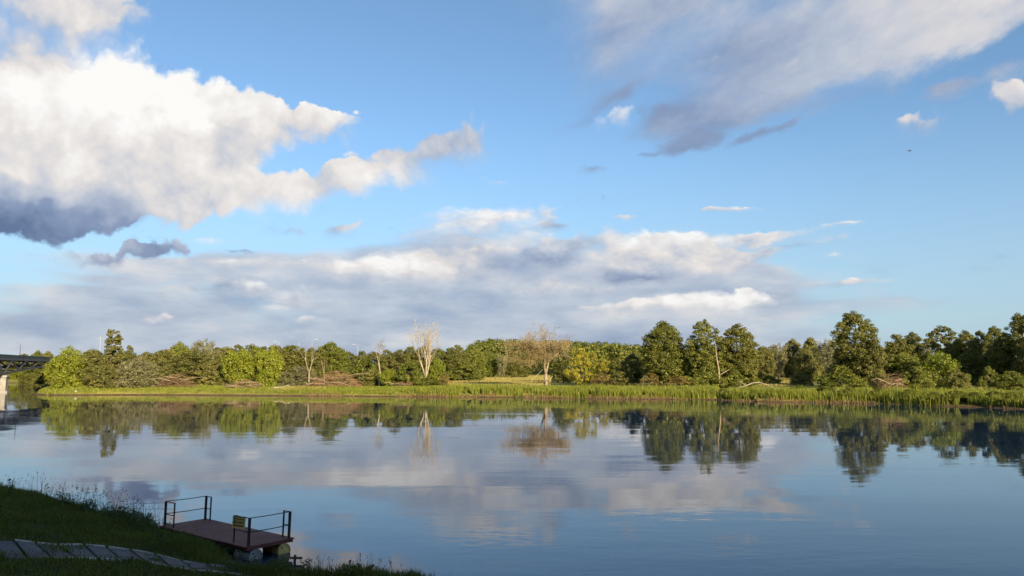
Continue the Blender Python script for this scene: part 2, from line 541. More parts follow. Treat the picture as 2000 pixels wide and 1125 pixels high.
def waves(P, k, seed):
    rs = np.random.RandomState(seed)
    out = np.zeros(len(P))
    for i in range(5):
        a = rs.uniform(0, 6.28)
        f = k * rs.uniform(.6, 1.7)
        out += np.sin((P[:, 0] * math.cos(a) + P[:, 1] * math.sin(a)) * f + rs.uniform(0, 6.28))
    return out / 5


def ground_z(P):
    P = np.atleast_2d(np.asarray(P, dtype=float))[:, :2]
    sn = signed_dist(P, NEAR_POLY, NEAR_SHORE)
    sf = signed_dist(P, FAR_POLY, FAR_SHORE)
    sn = sn + 0.35 * waves(P, 1.1, 3) * np.clip(1 - np.abs(sn) / 30, 0, 1)
    sf = sf + 0.7 * waves(P, .35, 4) * np.clip(1 - np.abs(sf) / 30, 0, 1)
    zn = np.interp(sn, [-30, -6, -1, 0, .5, 1.2, 3, 8, 14, 20, 25, 55, 90, 2000], [-4, -2.2, -.45, 0, .28, .55, 1.02, 1.72, 3.0, 4.4, 4.9, 31, 35, 35])  # the steep bluff behind the camera is added to shade the near bank
    zn = zn + .10 * waves(P, .9, 5) * np.clip(sn / 2, 0, 1) + .07 * waves(P, 2.6, 7) * np.clip(sn / .8, 0, 1)
    lump = lambda cx, cy, rx, ry, h: h * np.exp(-(((P[:, 0] - cx) / rx) ** 2 + ((P[:, 1] - cy) / ry) ** 2))
    zn = zn + (lump(-6.6, 19.4, 2.4, 2.0, -.40) + lump(-4.6, 22.6, 1.6, 1.3, .28) + .38 * np.clip((-13.5 - P[:, 0]) / 6, 0, 1)) * np.clip(sn / 1.5, 0, 1)
    zf = np.interp(sf, [-30, -6, -1, 0, .6, 2, 9, 35, 120, 9000], [-4, -2.2, -.4, 0, .45, .85, 1.55, 2.1, 2.4, 2.4])
    zf = zf + .22 * waves(P, .12, 6) * np.clip(sf / 12, 0, 1)
    hill = 9 * np.exp(-(((P[:, 0] - 40) / 130) ** 2 + ((P[:, 1] - 640) / 110) ** 2))
    return np.maximum(zn, zf + hill)


def gz(x, y):
    return float(ground_z([(x, y)])[0])


def spaced(*parts):
    out = []
    for a, b, s in parts:
        out += list(np.arange(a, b, s))
    return np.array(sorted(set(np.round(out, 3))))


def build_ground():
    far = [60 * 1.35 ** i for i in range(1, 17)]
    xs = np.concatenate([[-260 - f for f in far][::-1], spaced((-260, -120, 4), (-120, -34, 2.5), (-34, 6, .45), (6, 90, 2.5), (90, 200, 6)), [200 + f for f in far]])
    ys = np.concatenate([[-100 - f for f in far][::-1], spaced((-100, 8, 4), (8, 14, 1), (14, 44, .45), (44, 118, 4), (118, 215, 1.3), (215, 400, 6), (400, 700, 20)), [700 + f for f in far]])
    gx, gy = np.meshgrid(xs, ys)
    P = np.stack([gx.ravel(), gy.ravel()], 1)
    z = ground_z(P)
    nx, ny = len(xs), len(ys)
    i, j = np.meshgrid(np.arange(nx - 1), np.arange(ny - 1))
    a = (j * nx + i).ravel()
    faces = np.stack([a, a + 1, a + nx + 1, a + nx], 1)
    m, N, bs = material('grassy_ground')
    geo = N.new('ShaderNodeNewGeometry')
    pos = geo.outputs['Position']
    px, py, pz = N.sep(pos)
    n1 = N.noise(pos, .9, 8, .6)
    n2 = N.noise(pos, .045, 4, .5)
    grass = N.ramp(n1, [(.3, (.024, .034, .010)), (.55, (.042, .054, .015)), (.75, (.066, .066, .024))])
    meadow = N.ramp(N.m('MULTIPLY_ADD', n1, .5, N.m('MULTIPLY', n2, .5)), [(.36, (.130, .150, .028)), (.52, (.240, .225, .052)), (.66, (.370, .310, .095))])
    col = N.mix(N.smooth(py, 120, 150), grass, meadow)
    mud = N.ramp(n1, [(.3, (.055, .036, .020)), (.7, (.150, .100, .056))])
    col = N.mix(N.smooth(N.m('MULTIPLY_ADD', n1, -.35, pz), .18, -.02), col, mud)
    N.put(bs.inputs['Base Color'], col)
    bs.inputs['Roughness'].default_value = .95
    bs.inputs['Specular IOR Level'].default_value = .15
    b = N.new('ShaderNodeBump')
    b.inputs['Distance'].default_value = .12
    N.put(b.inputs['Height'], N.noise(pos, 3.5, 6, .65))
    N.put(bs.inputs['Normal'], b.outputs[0])
    me = mesh_np('ground', np.stack([P[:, 0], P[:, 1], z], 1), faces, m, True)
    tag(add('ground', me), 'grassy river banks and flat meadow beyond the water', kind='structure')


def build_river():
    m, N, bs = material('river_water')
    geo = N.new('ShaderNodeNewGeometry')
    pos = geo.outputs['Position']
    bs.inputs['Base Color'].default_value = (.010, .027, .066, 1)
    bs.inputs['Roughness'].default_value = .015
    bs.inputs['IOR'].default_value = 1.333
    stretched = N.v('MULTIPLY', pos, (.55, 1.0, 1.0))
    small = N.noise(stretched, 2.4, 3, .5)
    long_ = N.noise(stretched, .5, 3, .5)
    swell = N.noise(N.v('MULTIPLY', pos, (.35, 1.0, 1.0)), .11, 2, .5)
    breeze = N.smooth(N.noise(N.v('MULTIPLY', pos, (.3, 1.0, 1.0)), .055, 4, .6), .42, .66, .25, 2.2)
    h = N.m('MULTIPLY_ADD', small, .35, N.m('MULTIPLY', long_, 1.0))
    h = N.m('MULTIPLY_ADD', h, breeze, N.m('MULTIPLY', swell, 2.2))
    b = N.new('ShaderNodeBump')
    b.inputs['Distance'].default_value = .006
    N.put(b.inputs['Height'], h)
    N.put(bs.inputs['Normal'], b.outputs[0])
    s = 7000
    me = mesh_np('river', [(-s, -300, 0), (s, -300, 0), (s, s, 0), (-s, s, 0)], np.array([[0, 1, 2, 3]]), m)
    tag(add('river', me), 'calm wide river mirroring clouds and trees', kind='structure')


build_ground()
build_river()


# ------------------------------------------------------------------ vegetation
def leaf_quads(c, n, size, rs, slim=.55):
    """diamond leaves at c facing n"""
    k = len(c)
    r = rs.normal(size=(k, 3))
    a = np.cross(n, r)
    a /= np.linalg.norm(a, axis=1)[:, None] + 1e-9
    b = np.cross(n, a)
    s = size[:, None]
    v = np.stack([c + a * s, c + b * s * slim, c - a * s, c - b * s * slim], 1).reshape(-1, 3)
    f = np.arange(4 * k).reshape(-1, 4)
    return v, f


PROFILE = {   # crown radius along its height, 0 bottom .. 1 top
    'cone': ([0, .12, .35, .6, .8, .93, 1], [.55, .90, 1.0, .84, .58, .32, .06]),
    'dome': ([0, .15, .4, .65, .85, 1], [.62, .92, 1.0, .90, .62, .12]),
    'column': ([0, .15, .4, .7, .9, 1], [.85, 1.0, .86, .66, .50, .22]),
    'ragged': ([0, .2, .5, .75, .9, 1], [.75, 1.0, .96, .78, .55, .25]),
    'bush': ([0, .2, .5, .8, 1], [.90, 1.0, .93, .62, .15]),
    'vase': ([0, .2, .5, .8, .95, 1], [.45, .70, .95, 1.0, .72, .30]),
    'pine': ([0, .25, .55, .8, 1], [.45, .90, 1.0, .78, .20]),
}


def crown_points(rs, H, Rad, base, prof, clumps, lump):
    tz, rr = PROFILE[prof]
    t = rs.uniform(0, 1, clumps * 3)
    w = np.interp(t, tz, rr)
    t = t[rs.uniform(0, 1, len(t)) < w][:clumps]
    t = np.concatenate([t, np.linspace(.72, 1.0, 9)])
    ph = rs.uniform(0, 2 * math.pi, len(t))
    r = np.interp(t, tz, rr) * Rad
    k = rs.uniform(0, 6.28, 4)
    lobes = 1 + lump * (np.sin(2 * ph + k[0] + 4 * t) * .5 + np.sin(3 * ph + k[1] - 5 * t) * .4 + np.sin(9 * t + k[2]) * .4)
    rad = r * lobes * np.sqrt(rs.uniform(.15, 1, len(t))) * .92
    return np.stack([rad * np.cos(ph), rad * np.sin(ph), base + (H - base) * t * .96], 1), t


def crown_mesh(name, seed, H, Rad, base, prof, mat, clumps=165, per=111, leaf=0.192, lump=.22, upright=0.0, drop=.12):
    rs = np.random.RandomState(seed)
    C, t = crown_points(rs, H, Rad, base, prof, clumps, lump)
    rc = Rad * rs.uniform(.09, .24, len(C)) * (1 - .2 * t)
    keep = rs.uniform(0, 1, len(C)) > drop
    C, rc = C[keep], rc[keep]
    cnt = np.maximum((per * (rc / (Rad * .2)) ** 1.6).astype(int), 12)
    idx = np.repeat(np.arange(len(C)), cnt)
    d = rs.normal(size=(len(idx), 3))
    d /= np.linalg.norm(d, axis=1)[:, None]
    rr = rs.uniform(.25, 1, len(idx)) ** .5 * rc[idx]
    off = d * rr[:, None] * np.array([1.1, 1.1, .72 + upright])
    p = C[idx] + off
    p[:, 2] = np.maximum(p[:, 2], .05)
    n = d * .9 + np.array([0, 0, .35]) + rs.normal(size=d.shape) * .45
    n /= np.linalg.norm(n, axis=1)[:, None]
    v, f = leaf_quads(p, n, leaf * rs.uniform(.6, 1.35, len(p)), rs)
    return mesh_np(name, v, f, MAT[mat]), C


def trunk_mesh(name, seed, H, C, r0, mat='bark', stems=1, limbs=16, lean=.02):
    rs = np.random.RandomState(seed + 77)
    mb = MB()
    for s in range(stems):
        a = rs.uniform(0, 6.28)
        sp = (0 if stems == 1 else .12 * H)
        top = Vector((math.cos(a) * sp + rs.normal() * lean * H, math.sin(a) * sp + rs.normal() * lean * H, H * (.88 if stems == 1 else rs.uniform(.6, .85))))
        pts, rad = [], []
        for i in range(7):
            u = i / 6
            pts.append(Vector((top.x * u ** 1.3 + rs.normal() * .012 * H * u, top.y * u ** 1.3 + rs.normal() * .012 * H * u, top.z * u - (.25 if i == 0 else 0))))
            rad.append(r0 * (1.25 if i == 0 else 1) * (1 - u) ** .8 / stems ** .4 + .025)
        mb.tube(pts, rad, 8)
        for k in range(limbs // stems):
            tgt = Vector(C[rs.randint(len(C))])
            z0 = max(min(tgt.z - rs.uniform(.1, .25) * H, top.z * .92), .15 * H)
            u = z0 / top.z
            i = min(int(u * 6), 5)
            p0 = pts[i].lerp(pts[i + 1], u * 6 - i)
            mid = p0.lerp(tgt, .5) + Vector((0, 0, -.03 * H))
            rb = max(r0 * .38 * (1 - u), .04)
            mb.tube([p0, mid, tgt], [rb, rb * .65, .02], 5)
    return mb.mesh(name, MAT[mat], True)


KINDS = {}


def define(kind, name, seed, H, Rad, base, prof, mat, r0=.25, stems=1, limbs=16, bark='bark', **kw):
    cm, C = crown_mesh(kind + '_crown', seed, H, Rad, base, prof, mat, **kw)
    tm = trunk_mesh(kind + '_trunk', seed, H, C, r0, bark, stems, limbs)
    co = np.empty(len(cm.vertices) * 3, dtype=np.float32)
    cm.vertices.foreach_get('co', co)
    co = co.reshape(-1, 3)
    KINDS[kind] = (name, cm, tm, float(np.percentile(co[:, 2], 99.7)), float(np.percentile(np.abs(co[:, 0]), 98)))


define('alder_a', 'alder_tree', 1, 15, 5.0, 1.6, 'cone', 'alder', .30, clumps=450, per=125, leaf=0.163, lump=.10, drop=.03)
define('alder_b', 'alder_tree', 2, 15, 4.3, 2.2, 'cone', 'alder', .28, clumps=330, per=125, leaf=0.163, lump=.18, drop=.24)
define('alder_c', 'alder_tree', 3, 15, 4.8, 1.2, 'dome', 'dark', .30, clumps=420, per=125, leaf=0.163, lump=.12, drop=.04)
define('tall', 'broadleaf_tree', 4, 18, 5.4, 1.5, 'ragged', 'dark', .36, clumps=390, per=148, leaf=0.185, lump=.42, drop=.14, limbs=24)
define('poplar', 'poplar_tree', 5, 15, 3.0, 2.0, 'ragged', 'olive', .26, clumps=255, per=119, leaf=0.163, lump=.35, drop=.16)
define('round_a', 'broadleaf_tree', 6, 11, 4.8, .9, 'dome', 'green', .24, clumps=315, per=111, leaf=0.170, lump=.25)
define('round_b', 'broadleaf_tree', 7, 11, 4.6, .8, 'dome', 'olive', .24, clumps=315, per=111, leaf=0.170, lump=.28)
define('round_c', 'broadleaf_tree', 8, 11, 4.8, .6, 'bush', 'dark', .24, clumps=315, per=111, leaf=0.170, lump=.25)
define('feathery', 'broadleaf_tree', 9, 11, 4.2, 1.2, 'vase', 'silver', .2, clumps=180, per=103, leaf=0.163, lump=.35, drop=.2, upright=.4)
define('pine', 'pine_tree', 10, 16, 4.2, 8.0, 'pine', 'dark', .28, clumps=120, per=133, leaf=0.178, lump=.35, drop=.15, bark='dry_bark')
define('bright', 'willow_shrub', 11, 7, 3.4, .2, 'vase', 'bright', .12, stems=4, clumps=195, per=119, leaf=0.148, lump=.25, upright=.9, drop=.15)
define('bright_b', 'willow_shrub', 12, 8, 4.2, .2, 'dome', 'bright', .14, stems=4, clumps=225, per=119, leaf=0.155, lump=.30, upright=.6, drop=.15)
define('yellow', 'yellow_shrub_tree', 13, 8, 4.4, .5, 'dome', 'yellow', .16, stems=3, clumps=142, per=103, leaf=0.155, lump=.5, drop=.25)
define('bush_a', 'shrub', 14, 5, 3.3, .1, 'bush', 'olive', .10, stems=4, clumps=150, per=103, leaf=0.141, lump=.25)
define('bush_b', 'shrub', 15, 5, 3.3, .1, 'bush', 'green', .10, stems=4, clumps=150, per=103, leaf=0.141, lump=.28)
define('bush_s', 'willow_shrub', 16, 5.5, 4.0, .1, 'bush', 'silver', .10, stems=5, clumps=195, per=111, leaf=0.126, lump=.30, upright=.2)
define('bush_r', 'shrub', 17, 3.5, 2.2, .1, 'bush', 'rusty', .06, stems=4, clumps=90, per=73, leaf=0.111, lump=.35, drop=.2)


def tree(kind, px, top, width, Y, label, cat='tree', group=None, seed=None, name=None, tilt=0):
    """width and top are the crown's outline in photo pixels at distance Y"""
    nm, cm, tm, h0, r0 = KINDS[kind]
    x = X_at(px, Y)
    z = gz(x, Y) - .05
    hgt = z_at(top, Y) - z
    sx = width / 2 / FPX * Y / r0
    root = empty(name or nm, (x, Y, z), random.Random(px * 7 + int(Y)).uniform(0, 6.28) if seed is None else seed)
    root.scale = (sx, sx, hgt / h0)
    tag(root, label, cat, group)
    add('trunk', tm, root)
    add('crown', cm, root)
    return root


def skyline(px, pts):
    xs, ys = zip(*pts)
    return float(np.interp(px, xs, ys))


G_EDGE = 'low leafy bushes overhanging the reeds at the water'
G_BACK = 'trees of the belt behind the bank shrubs'
# --- bank on the left of the white dead tree
tree('bright_b', 133, 678, 74, 203, 'yellow-green bushy willow at the tip of the far bank beside the bridge', 'tree')
tree('round_b', 181, 684, 56, 205, 'olive round-topped tree between the bank-tip willow and the tall grey-green poplar')
tree('poplar', 219, 645, 46, 214, 'tall grey-green poplar rising above the bushes near the bridge')
tree('round_c', 251, 676, 34, 222, 'small dark tree right behind the tall grey-green poplar')
tree('bush_s', 268, 697, 100, 203, 'broad silvery-olive willow bush on the bank below the poplar', 'shrub')
tree('bush_a', 205, 715, 60, 200, 'low olive shrub at the foot of the tall poplar', 'shrub')
tree('round_b', 322, 684, 60, 226, 'olive tree behind the silvery willow bush')
tree('round_a', 350, 670, 44, 236, 'green tree peaking above the olive bushes, beside a pale pointed one')
tree('feathery', 396, 664, 46, 238, 'pale feathery tree with a pointed top among the olive trees')
tree('round_b', 378, 690, 96, 212, 'wide olive tree behind the pile of dead branches')
tree('bush_a', 330, 712, 56, 206, 'olive shrub between silvery willow and the branch pile', 'shrub')
tree('bush_a', 418, 704, 60, 208, 'olive shrub left of the bright green willow pair', 'shrub')
tree('bright', 470, 684, 66, 204, 'bright lime-green willow shrub, wider one of a pair', 'shrub')
tree('bright', 524, 680, 54, 203, 'bright lime-green willow shrub, slimmer one of a pair', 'shrub', seed=2.2)
tree('bush_s', 585, 715, 80, 207, 'grey-green willow bush between lime willows and the bare leaning tree', 'shrub')
tree('round_c', 570, 676, 78, 240, 'dark rounded tree behind the slimmer lime-green willow')
tree('round_a', 645, 670, 70, 232, 'green domed tree behind the red-brown brush pile')
tree('round_c', 615, 690, 50, 226, 'dark tree behind the bare leaning tree')
tree('bush_b', 710, 700, 64, 210, 'green shrub between the brush pile and the bare pole-like trunk', 'shrub')
tree('bush_a', 725, 722, 48, 203, 'low olive shrub at the foot of the bare pole-like trunk', 'shrub')
tree('bush_b', 797, 707, 66, 200, 'round green bush left of the white dead tree', 'shrub')
tree('bright', 757, 722, 34, 199, 'small lime-green shrub right of the bare pole-like trunk', 'shrub', seed=1.0)
tree('round_b', 772, 690, 52, 214, 'olive tree behind the round green bush')
tree('bright_b', 853, 700, 40, 208, 'lime-green shrub half hidden behind the white dead tree', 'shrub')
tree('bush_b', 838, 735, 44, 197, 'low dark green bush around the foot of the white dead tree', 'shrub')
tree('bush_r', 868, 730, 30, 199, 'small rusty shrub right of the white dead tree', 'shrub')
# --- middle
tree('round_c', 894, 675, 46, 300, 'dark green domed tree right of the white dead tree', seed=.6)
tree('round_a', 928, 681, 44, 330, 'green tree at the left end of the meadow edge')
tree('bush_b', 910, 707, 62, 262, 'wide green shrub at the left edge of the meadow', 'shrub')
tree('round_a', 955, 686, 40, 360, 'green tree below the wooded hill, left of a slim silvery tree')
tree('feathery', 980, 693, 22, 352, 'slim silvery tree at the meadow edge below the wooded hill')
tree('round_c', 1010, 690, 50, 372, 'dark tree at the meadow edge behind the half-dead tree')
tree('round_c', 1100, 682, 50, 236, 'dark tree between the half-dead tree and the yellow tree')
tree('yellow', 1138, 679, 70, 205, 'yellow-leaved tree glowing on the bank', seed=.4)
tree('yellow', 1178, 702, 48, 202, 'small yellow-green tree right next to the yellow-leaved one', seed=3.6)
tree('round_b', 1234, 693, 44, 206, 'small olive tree left of the large pointed alder')
tree('round_c', 1205, 700, 50, 228, 'dark small tree behind the yellow-green ones')
tree('bush_r', 1175, 730, 50, 196, 'reddish low shrub below the small yellow-green tree', 'shrub')
tree('bush_a', 1215, 726, 44, 196, 'low olive bush between reddish shrub and the pointed alder', 'shrub')
tree('bush_r', 1268, 728, 40, 184, 'rusty low shrub at the left foot of the pointed alder', 'shrub')
tree('alder_a', 1297, 630, 84, 190, 'large pointed alder standing alone, first of three tall alders', seed=.3)
tree('bush_r', 1325, 733, 56, 181, 'rusty low shrub at the right foot of the pointed alder', 'shrub')
tree('round_b', 1335, 692, 40, 198, 'olive small tree tucked between pointed alder and the loose-crowned alder')
tree('alder_b', 1378, 628, 68, 187, 'tall loose-crowned alder with a bare pale tree before it', seed=5.2)
tree('alder_c', 1441, 636, 80, 188, 'dense dark alder beside the loose-crowned alder', seed=1.9)
tree('bush_b', 1375, 715, 70, 184, 'dark leafy shrub under the loose-crowned alder', 'shrub')
tree('bush_b', 1440, 712, 66, 186, 'dark leafy shrub under the dense dark alder', 'shrub', seed=2)
# --- right
G_LIGHT = 'pale olive trees round the small meadow'
LIGHT = [(1492, 678, 44, 262, 'pale olive tree right beside the dense dark alder'), (1520, 672, 40, 285, 'feathery pale tree second in the row from the dense dark alder'),
         (1550, 664, 48, 290, 'pale olive tree in the middle of the row behind the little meadow'), (1585, 661, 46, 280, 'highest pale olive tree of the row behind the little meadow'),
         (1618, 664, 42, 262, 'feathery pale tree at the right end of the row behind the little meadow'), (1570, 682, 40, 240, 'lower pale olive tree standing in front of the row on the little meadow')]
for i, (px, top, w, Y, lb) in enumerate(LIGHT):
    tree(('round_b', 'feathery', 'round_b', 'round_b', 'feathery', 'round_b')[i], px, top, w, Y, lb, group=G_LIGHT)
tree('feathery', 1638, 662, 46, 226, 'pale feathery tree just left of the tallest tree', seed=2.0)
tree('bush_b', 1503, 733, 34, 210, 'small dark bush on the little sunlit meadow', 'shrub')
tree('bush_a', 1565, 728, 46, 200, 'olive bush at the right end of the little meadow', 'shrub')
tree('tall', 1672, 612, 92, 182, 'tallest dark broadleaf tree with a ragged leaning top', seed=.9)
tree('bush_b', 1640, 715, 70, 176, 'dark green shrub at the left foot of the tallest tree', 'shrub')
tree('round_b', 1712, 672, 46, 178, 'pale olive tree at the right shoulder of the tallest tree')
tree('round_c', 1755, 655, 70, 212, 'dark tree right of the tallest tree')
tree('alder_c', 1785, 651, 56, 235, 'dark rounded tree between the tallest tree and the umbrella-shaped pine', seed=4)
tree('round_a', 1765, 690, 70, 176, 'mid-green bushy tree in front of the dark rounded one')
tree('bright_b', 1835, 688, 84, 166, 'yellow-green willow bush below the umbrella-shaped pine', 'shrub')
tree('bush_b', 1790, 716, 60, 160, 'green bush left of the yellow-green willow below the pine', 'shrub')
tree('bush_a', 1868, 722, 50, 158, 'olive shrub right of the yellow-green willow below the pine', 'shrub')
tree('bush_a', 1718, 722, 46, 162, 'olive shrub beside the fallen tree with upturned limbs', 'shrub')
tree('pine', 1843, 637, 56, 222, 'umbrella-shaped pine standing clear of its neighbours')
tree('round_b', 1872, 668, 52, 216, 'olive-dark tree just right of the umbrella-shaped pine')
G_RIGHT = 'dark trees of the wood at the right end'
DARK = [(1890, 648, 54, 212, 'first tall dark tree of the dense wood beside the umbrella-shaped pine'), (1918, 648, 50, 205, 'broad dark tree in the middle of the dense right-hand wood'),
        (1948, 640, 58, 200, 'tall ragged dark tree next to the tallest of the right-hand wood'), (1968, 652, 60, 182, 'dense dark tree standing in front of the tallest of the right-hand wood'),
        (2035, 640, 80, 170, 'dark tree beyond the tallest of the right-hand wood, mostly cut off'), (1900, 680, 50, 190, 'lower brownish-dark tree in front of the right-hand wood, nearer the pine'),
        (1935, 690, 50, 186, 'lower dark tree in front of the right-hand wood, behind the small dark bush')]
for i, (px, top, w, Y, lb) in enumerate(DARK):
    tree(('alder_c', 'round_c', 'tall', 'alder_c', 'round_c', 'round_c', 'round_c')[i], px, top, w, Y, lb, group=G_RIGHT)
tree('tall', 2000, 616, 76, 178, 'tallest dark tree of the wood right of the umbrella-shaped pine', seed=2.4)
tree('bush_b', 1932, 716, 34, 172, 'small dark bush on the grass in front of the right-hand wood', 'shrub')
tree('bush_b', 1975, 725, 60, 160, 'dark bush at the foot of the tallest tree of the right-hand wood', 'shrub')

for px, top, w, Y in [(1655, 757, 36, 148.5), (1716, 758, 44, 146), (1775, 760, 46, 141), (1822, 766, 40, 137), (1862, 762, 52, 135), (1902, 766, 44, 133), (1938, 764, 50, 131), (1978, 766, 54, 128), (1412, 757, 22, 162), (1560, 752, 40, 158), (1610, 754, 46, 155)]:
    tree('bush_b', px, top, w, Y, 'low leafy bush growing among the reeds right at the water', 'shrub', G_EDGE)

# --- belt of trees behind the shrubs of the left bank
SKY_L = [(100, 690), (200, 688), (300, 689), (345, 682), (400, 680), (440, 677), (480, 671), (540, 675), (600, 676), (645, 676), (690, 686), (740, 684), (800, 678), (840, 677), (890, 680)]
rb = random.Random(5)
px = 118
while px < 885:
    Y = rb.uniform(250, 300)
    kd = rb.choice(['round_a', 'round_b', 'round_c', 'round_c', 'alder_c'])
    lb = {'round_a': 'mid-green rounded tree', 'round_b': 'olive rounded tree', 'round_c': 'dark rounded tree', 'alder_c': 'dense upright alder'}[kd]
    tree(kd, px, skyline(px, SKY_L) + rb.uniform(-1, 5), rb.uniform(42, 58), Y, lb + ' in the belt behind the shrubs of the far bank', group=G_BACK)
    px += rb.uniform(20, 30)
G_FAR = 'trees of the far belt behind the little meadow'
px = 1466
while px < 1900:
    Y = rb.uniform(330, 380)
    kd = rb.choice(['round_a', 'round_c', 'alder_c'])
    lb = {'round_a': 'mid-green rounded tree', 'round_c': 'dark rounded tree', 'alder_c': 'dense upright alder'}[kd]
    tree(kd, px, rb.uniform(678, 686), rb.uniform(36, 48), Y, lb + ' in the distant belt behind the little meadow', group=G_FAR)
    px += rb.uniform(22, 30)
# --- upstream, seen under and over the bridge
G_UP = 'trees on the upstream bank beyond the bridge'
for i, (px, top, w, Y) in enumerate([(-30, 700, 60, 396), (10, 698, 52, 405), (45, 692, 44, 400), (72, 686, 30, 380), (92, 687, 32, 372), (66, 704, 46, 330), (92, 702, 44, 300), (112, 700, 40, 262)]):
    tree(('round_a', 'round_b', 'round_c')[i % 3] if i < 5 else 'round_c', px, top, w, Y, 'tree on the upstream bank seen through and above the bridge truss', group=G_UP)  # last three: dark leaves stand in for the shade under the bridge
tree('bright_b', 28, 722, 40, 384, 'sunlit green shrub seen under the bridge beside the pier', 'shrub')


def build_far_wood():
    """the wooded rise behind the meadow: a mass of crowns nobody could count"""
    rs = np.random.RandomState(21)
    V, Fc, n = [], [], 0
    top_line = [(880, 700), (905, 684), (925, 664), (950, 657), (1000, 659), (1040, 662), (1100, 662), (1180, 664), (1260, 671), (1330, 676), (1420, 682), (1500, 690)]
    for Y in (455, 475, 498, 525, 555, 590, 630):
        px = 885.0
        while px < 1500:
            x = X_at(px, Y)
            f = (Y - 455) / 175
            topy = skyline(px, top_line) + (1 - f) * rs.uniform(2, 26) + rs.uniform(0, 3)
            z0 = gz(x, Y)
            zt = z_at(topy, Y)
            r = rs.uniform(3.2, 5.2)
            k = 210
            d = rs.normal(size=(k, 3))
            d /= np.linalg.norm(d, axis=1)[:, None]
            d[:, 2] = np.abs(d[:, 2]) * np.where(rs.uniform(size=k) < .25, -1, 1)
            hgt = max(zt - z0, 5)
            c = np.array([x + rs.uniform(-2, 2), Y + rs.uniform(-5, 5), zt - min(6.5, hgt * .5)])
            p = c + d * np.array([r, r, min(6.5, hgt * .5)]) * rs.uniform(.6, 1, (k, 1))
            low = rs.uniform(size=k) < .22
            p[low, 2] = z0 + rs.uniform(.3, 1, low.sum()) * (c[2] - z0)
            nn = d + rs.normal(size=d.shape) * .4
            nn /= np.linalg.norm(nn, axis=1)[:, None]
            v, q = leaf_quads(p, nn, rs.uniform(.5, 1.0, k), rs, .7)
            V.append(v)
            Fc.append(q + n)
            n += len(v)
            px += rs.uniform(8, 14)
    me = mesh_np('far_wood', np.concatenate(V), np.concatenate(Fc), MAT['alder'])
    tag(add('far_wood', me), 'dense green wood covering the low rise behind the meadow', 'wood', kind='stuff')


build_far_wood()


# ------------------------------------------------------------------ dead trees and fallen wood
def grow(rs, p, d, length, rad, depth, out, spread=.5, up=.25, kids=(2, 4), shrink=.68):
    pts, rr = [p.copy()], [rad]
    seg = 4
    for i in range(seg):
        d = (d + Vector(rs.normal(size=3)) * .10 + Vector((0, 0, up * .12))).normalized()
        p = p + d * (length / seg)
        pts.append(p.copy())
        rr.append(rad * (1 - .62 * (i + 1) / seg) + .006)
    out.append((depth, pts, rr))
    if depth == 0:
        return
    for k in range(rs.randint(kids[0], kids[1] + 1)):
        u = rs.uniform(.35, 1.0)
        i = min(int(u * seg), seg - 1)
        q = pts[i].lerp(pts[i + 1], u * seg - i)
        side = Vector(rs.normal(size=3))
        side = (side - d * side.dot(d)).normalized()
        nd = (d + side * rs.uniform(.6, 1.2) * spread + Vector((0, 0, up))).normalized()
        grow(rs, q, nd, length * shrink * rs.uniform(.75, 1.15), rr[i] * .58, depth - 1, out, spread, up, kids, shrink)


def bare_tree(name, label, px, Y, top, stems, bark, seed, depth=4, spread=.5, up=.25, first=.5, kids=(2, 4), r0=.3, trunk=.14, width=None, lean=(0, 0)):
    x = X_at(px, Y)
    z = gz(x, Y) - .1
    H = z_at(top, Y) - z
    rs = np.random.RandomState(seed)
    out = []
    root = empty(name, (x, Y, z))
    tag(root, label, 'tree')
    th = H * trunk
    base = [Vector((0, 0, 0)), Vector((lean[0] * .5, 0, th * .5)), Vector((lean[0], 0, th))]
    for s in range(stems):
        a = 6.28 * s / stems + rs.uniform(0, .8)
        d = Vector((math.cos(a) * .28, math.sin(a) * .28, 1)).normalized() if stems > 1 else Vector((.02, 0, 1))
        grow(rs, base[2] - Vector((0, 0, .2)), d, H * first, r0 * .62 if stems > 1 else r0 * .85, depth, out, spread, up, kids)
    # fit the grown branches to the height (and width) in the picture
    zt = max(p.z for _, pts, _ in out for p in pts)
    xs = sorted(p.x for _, pts, _ in out for p in pts)
    fz = (H - th) / (zt - th)
    fx = 1.0 if width is None else (width / 2 / FPX * Y) / max(abs(xs[int(len(xs) * .02)]), abs(xs[int(len(xs) * .98)]))
    t, b = MB(), MB()
    t.tube(base, [r0 * 1.5, r0 * 1.05, r0 * .95], 10)
    for dp, pts, rr in out:
        q = [Vector((p.x * fx, p.y * fx, th + (p.z - th) * fz)) for p in pts]
        (t if dp == depth else b).tube(q, rr, 7 if dp >= depth - 1 else 4)
    t.build('trunk', MAT[bark], root, True)
    b.build('branches', MAT[bark], root, True)
    return root, H


bare_tree('dead_tree', 'white bleached dead tree with many bare upright limbs', 832, 198, 614, 5, 'pale_bark', 31, depth=4, spread=.42, up=.36, first=.45, kids=(3, 4), r0=.30, trunk=.13, width=64)
hd, hh = bare_tree('half_dead_tree', 'half-dead tree with brownish sparse twiggy crown and bare top', 1066, 196, 622, 3, 'dry_bark', 12, depth=5, spread=.75, up=.16, first=.42, kids=(3, 4), r0=.42, trunk=.2, width=108)


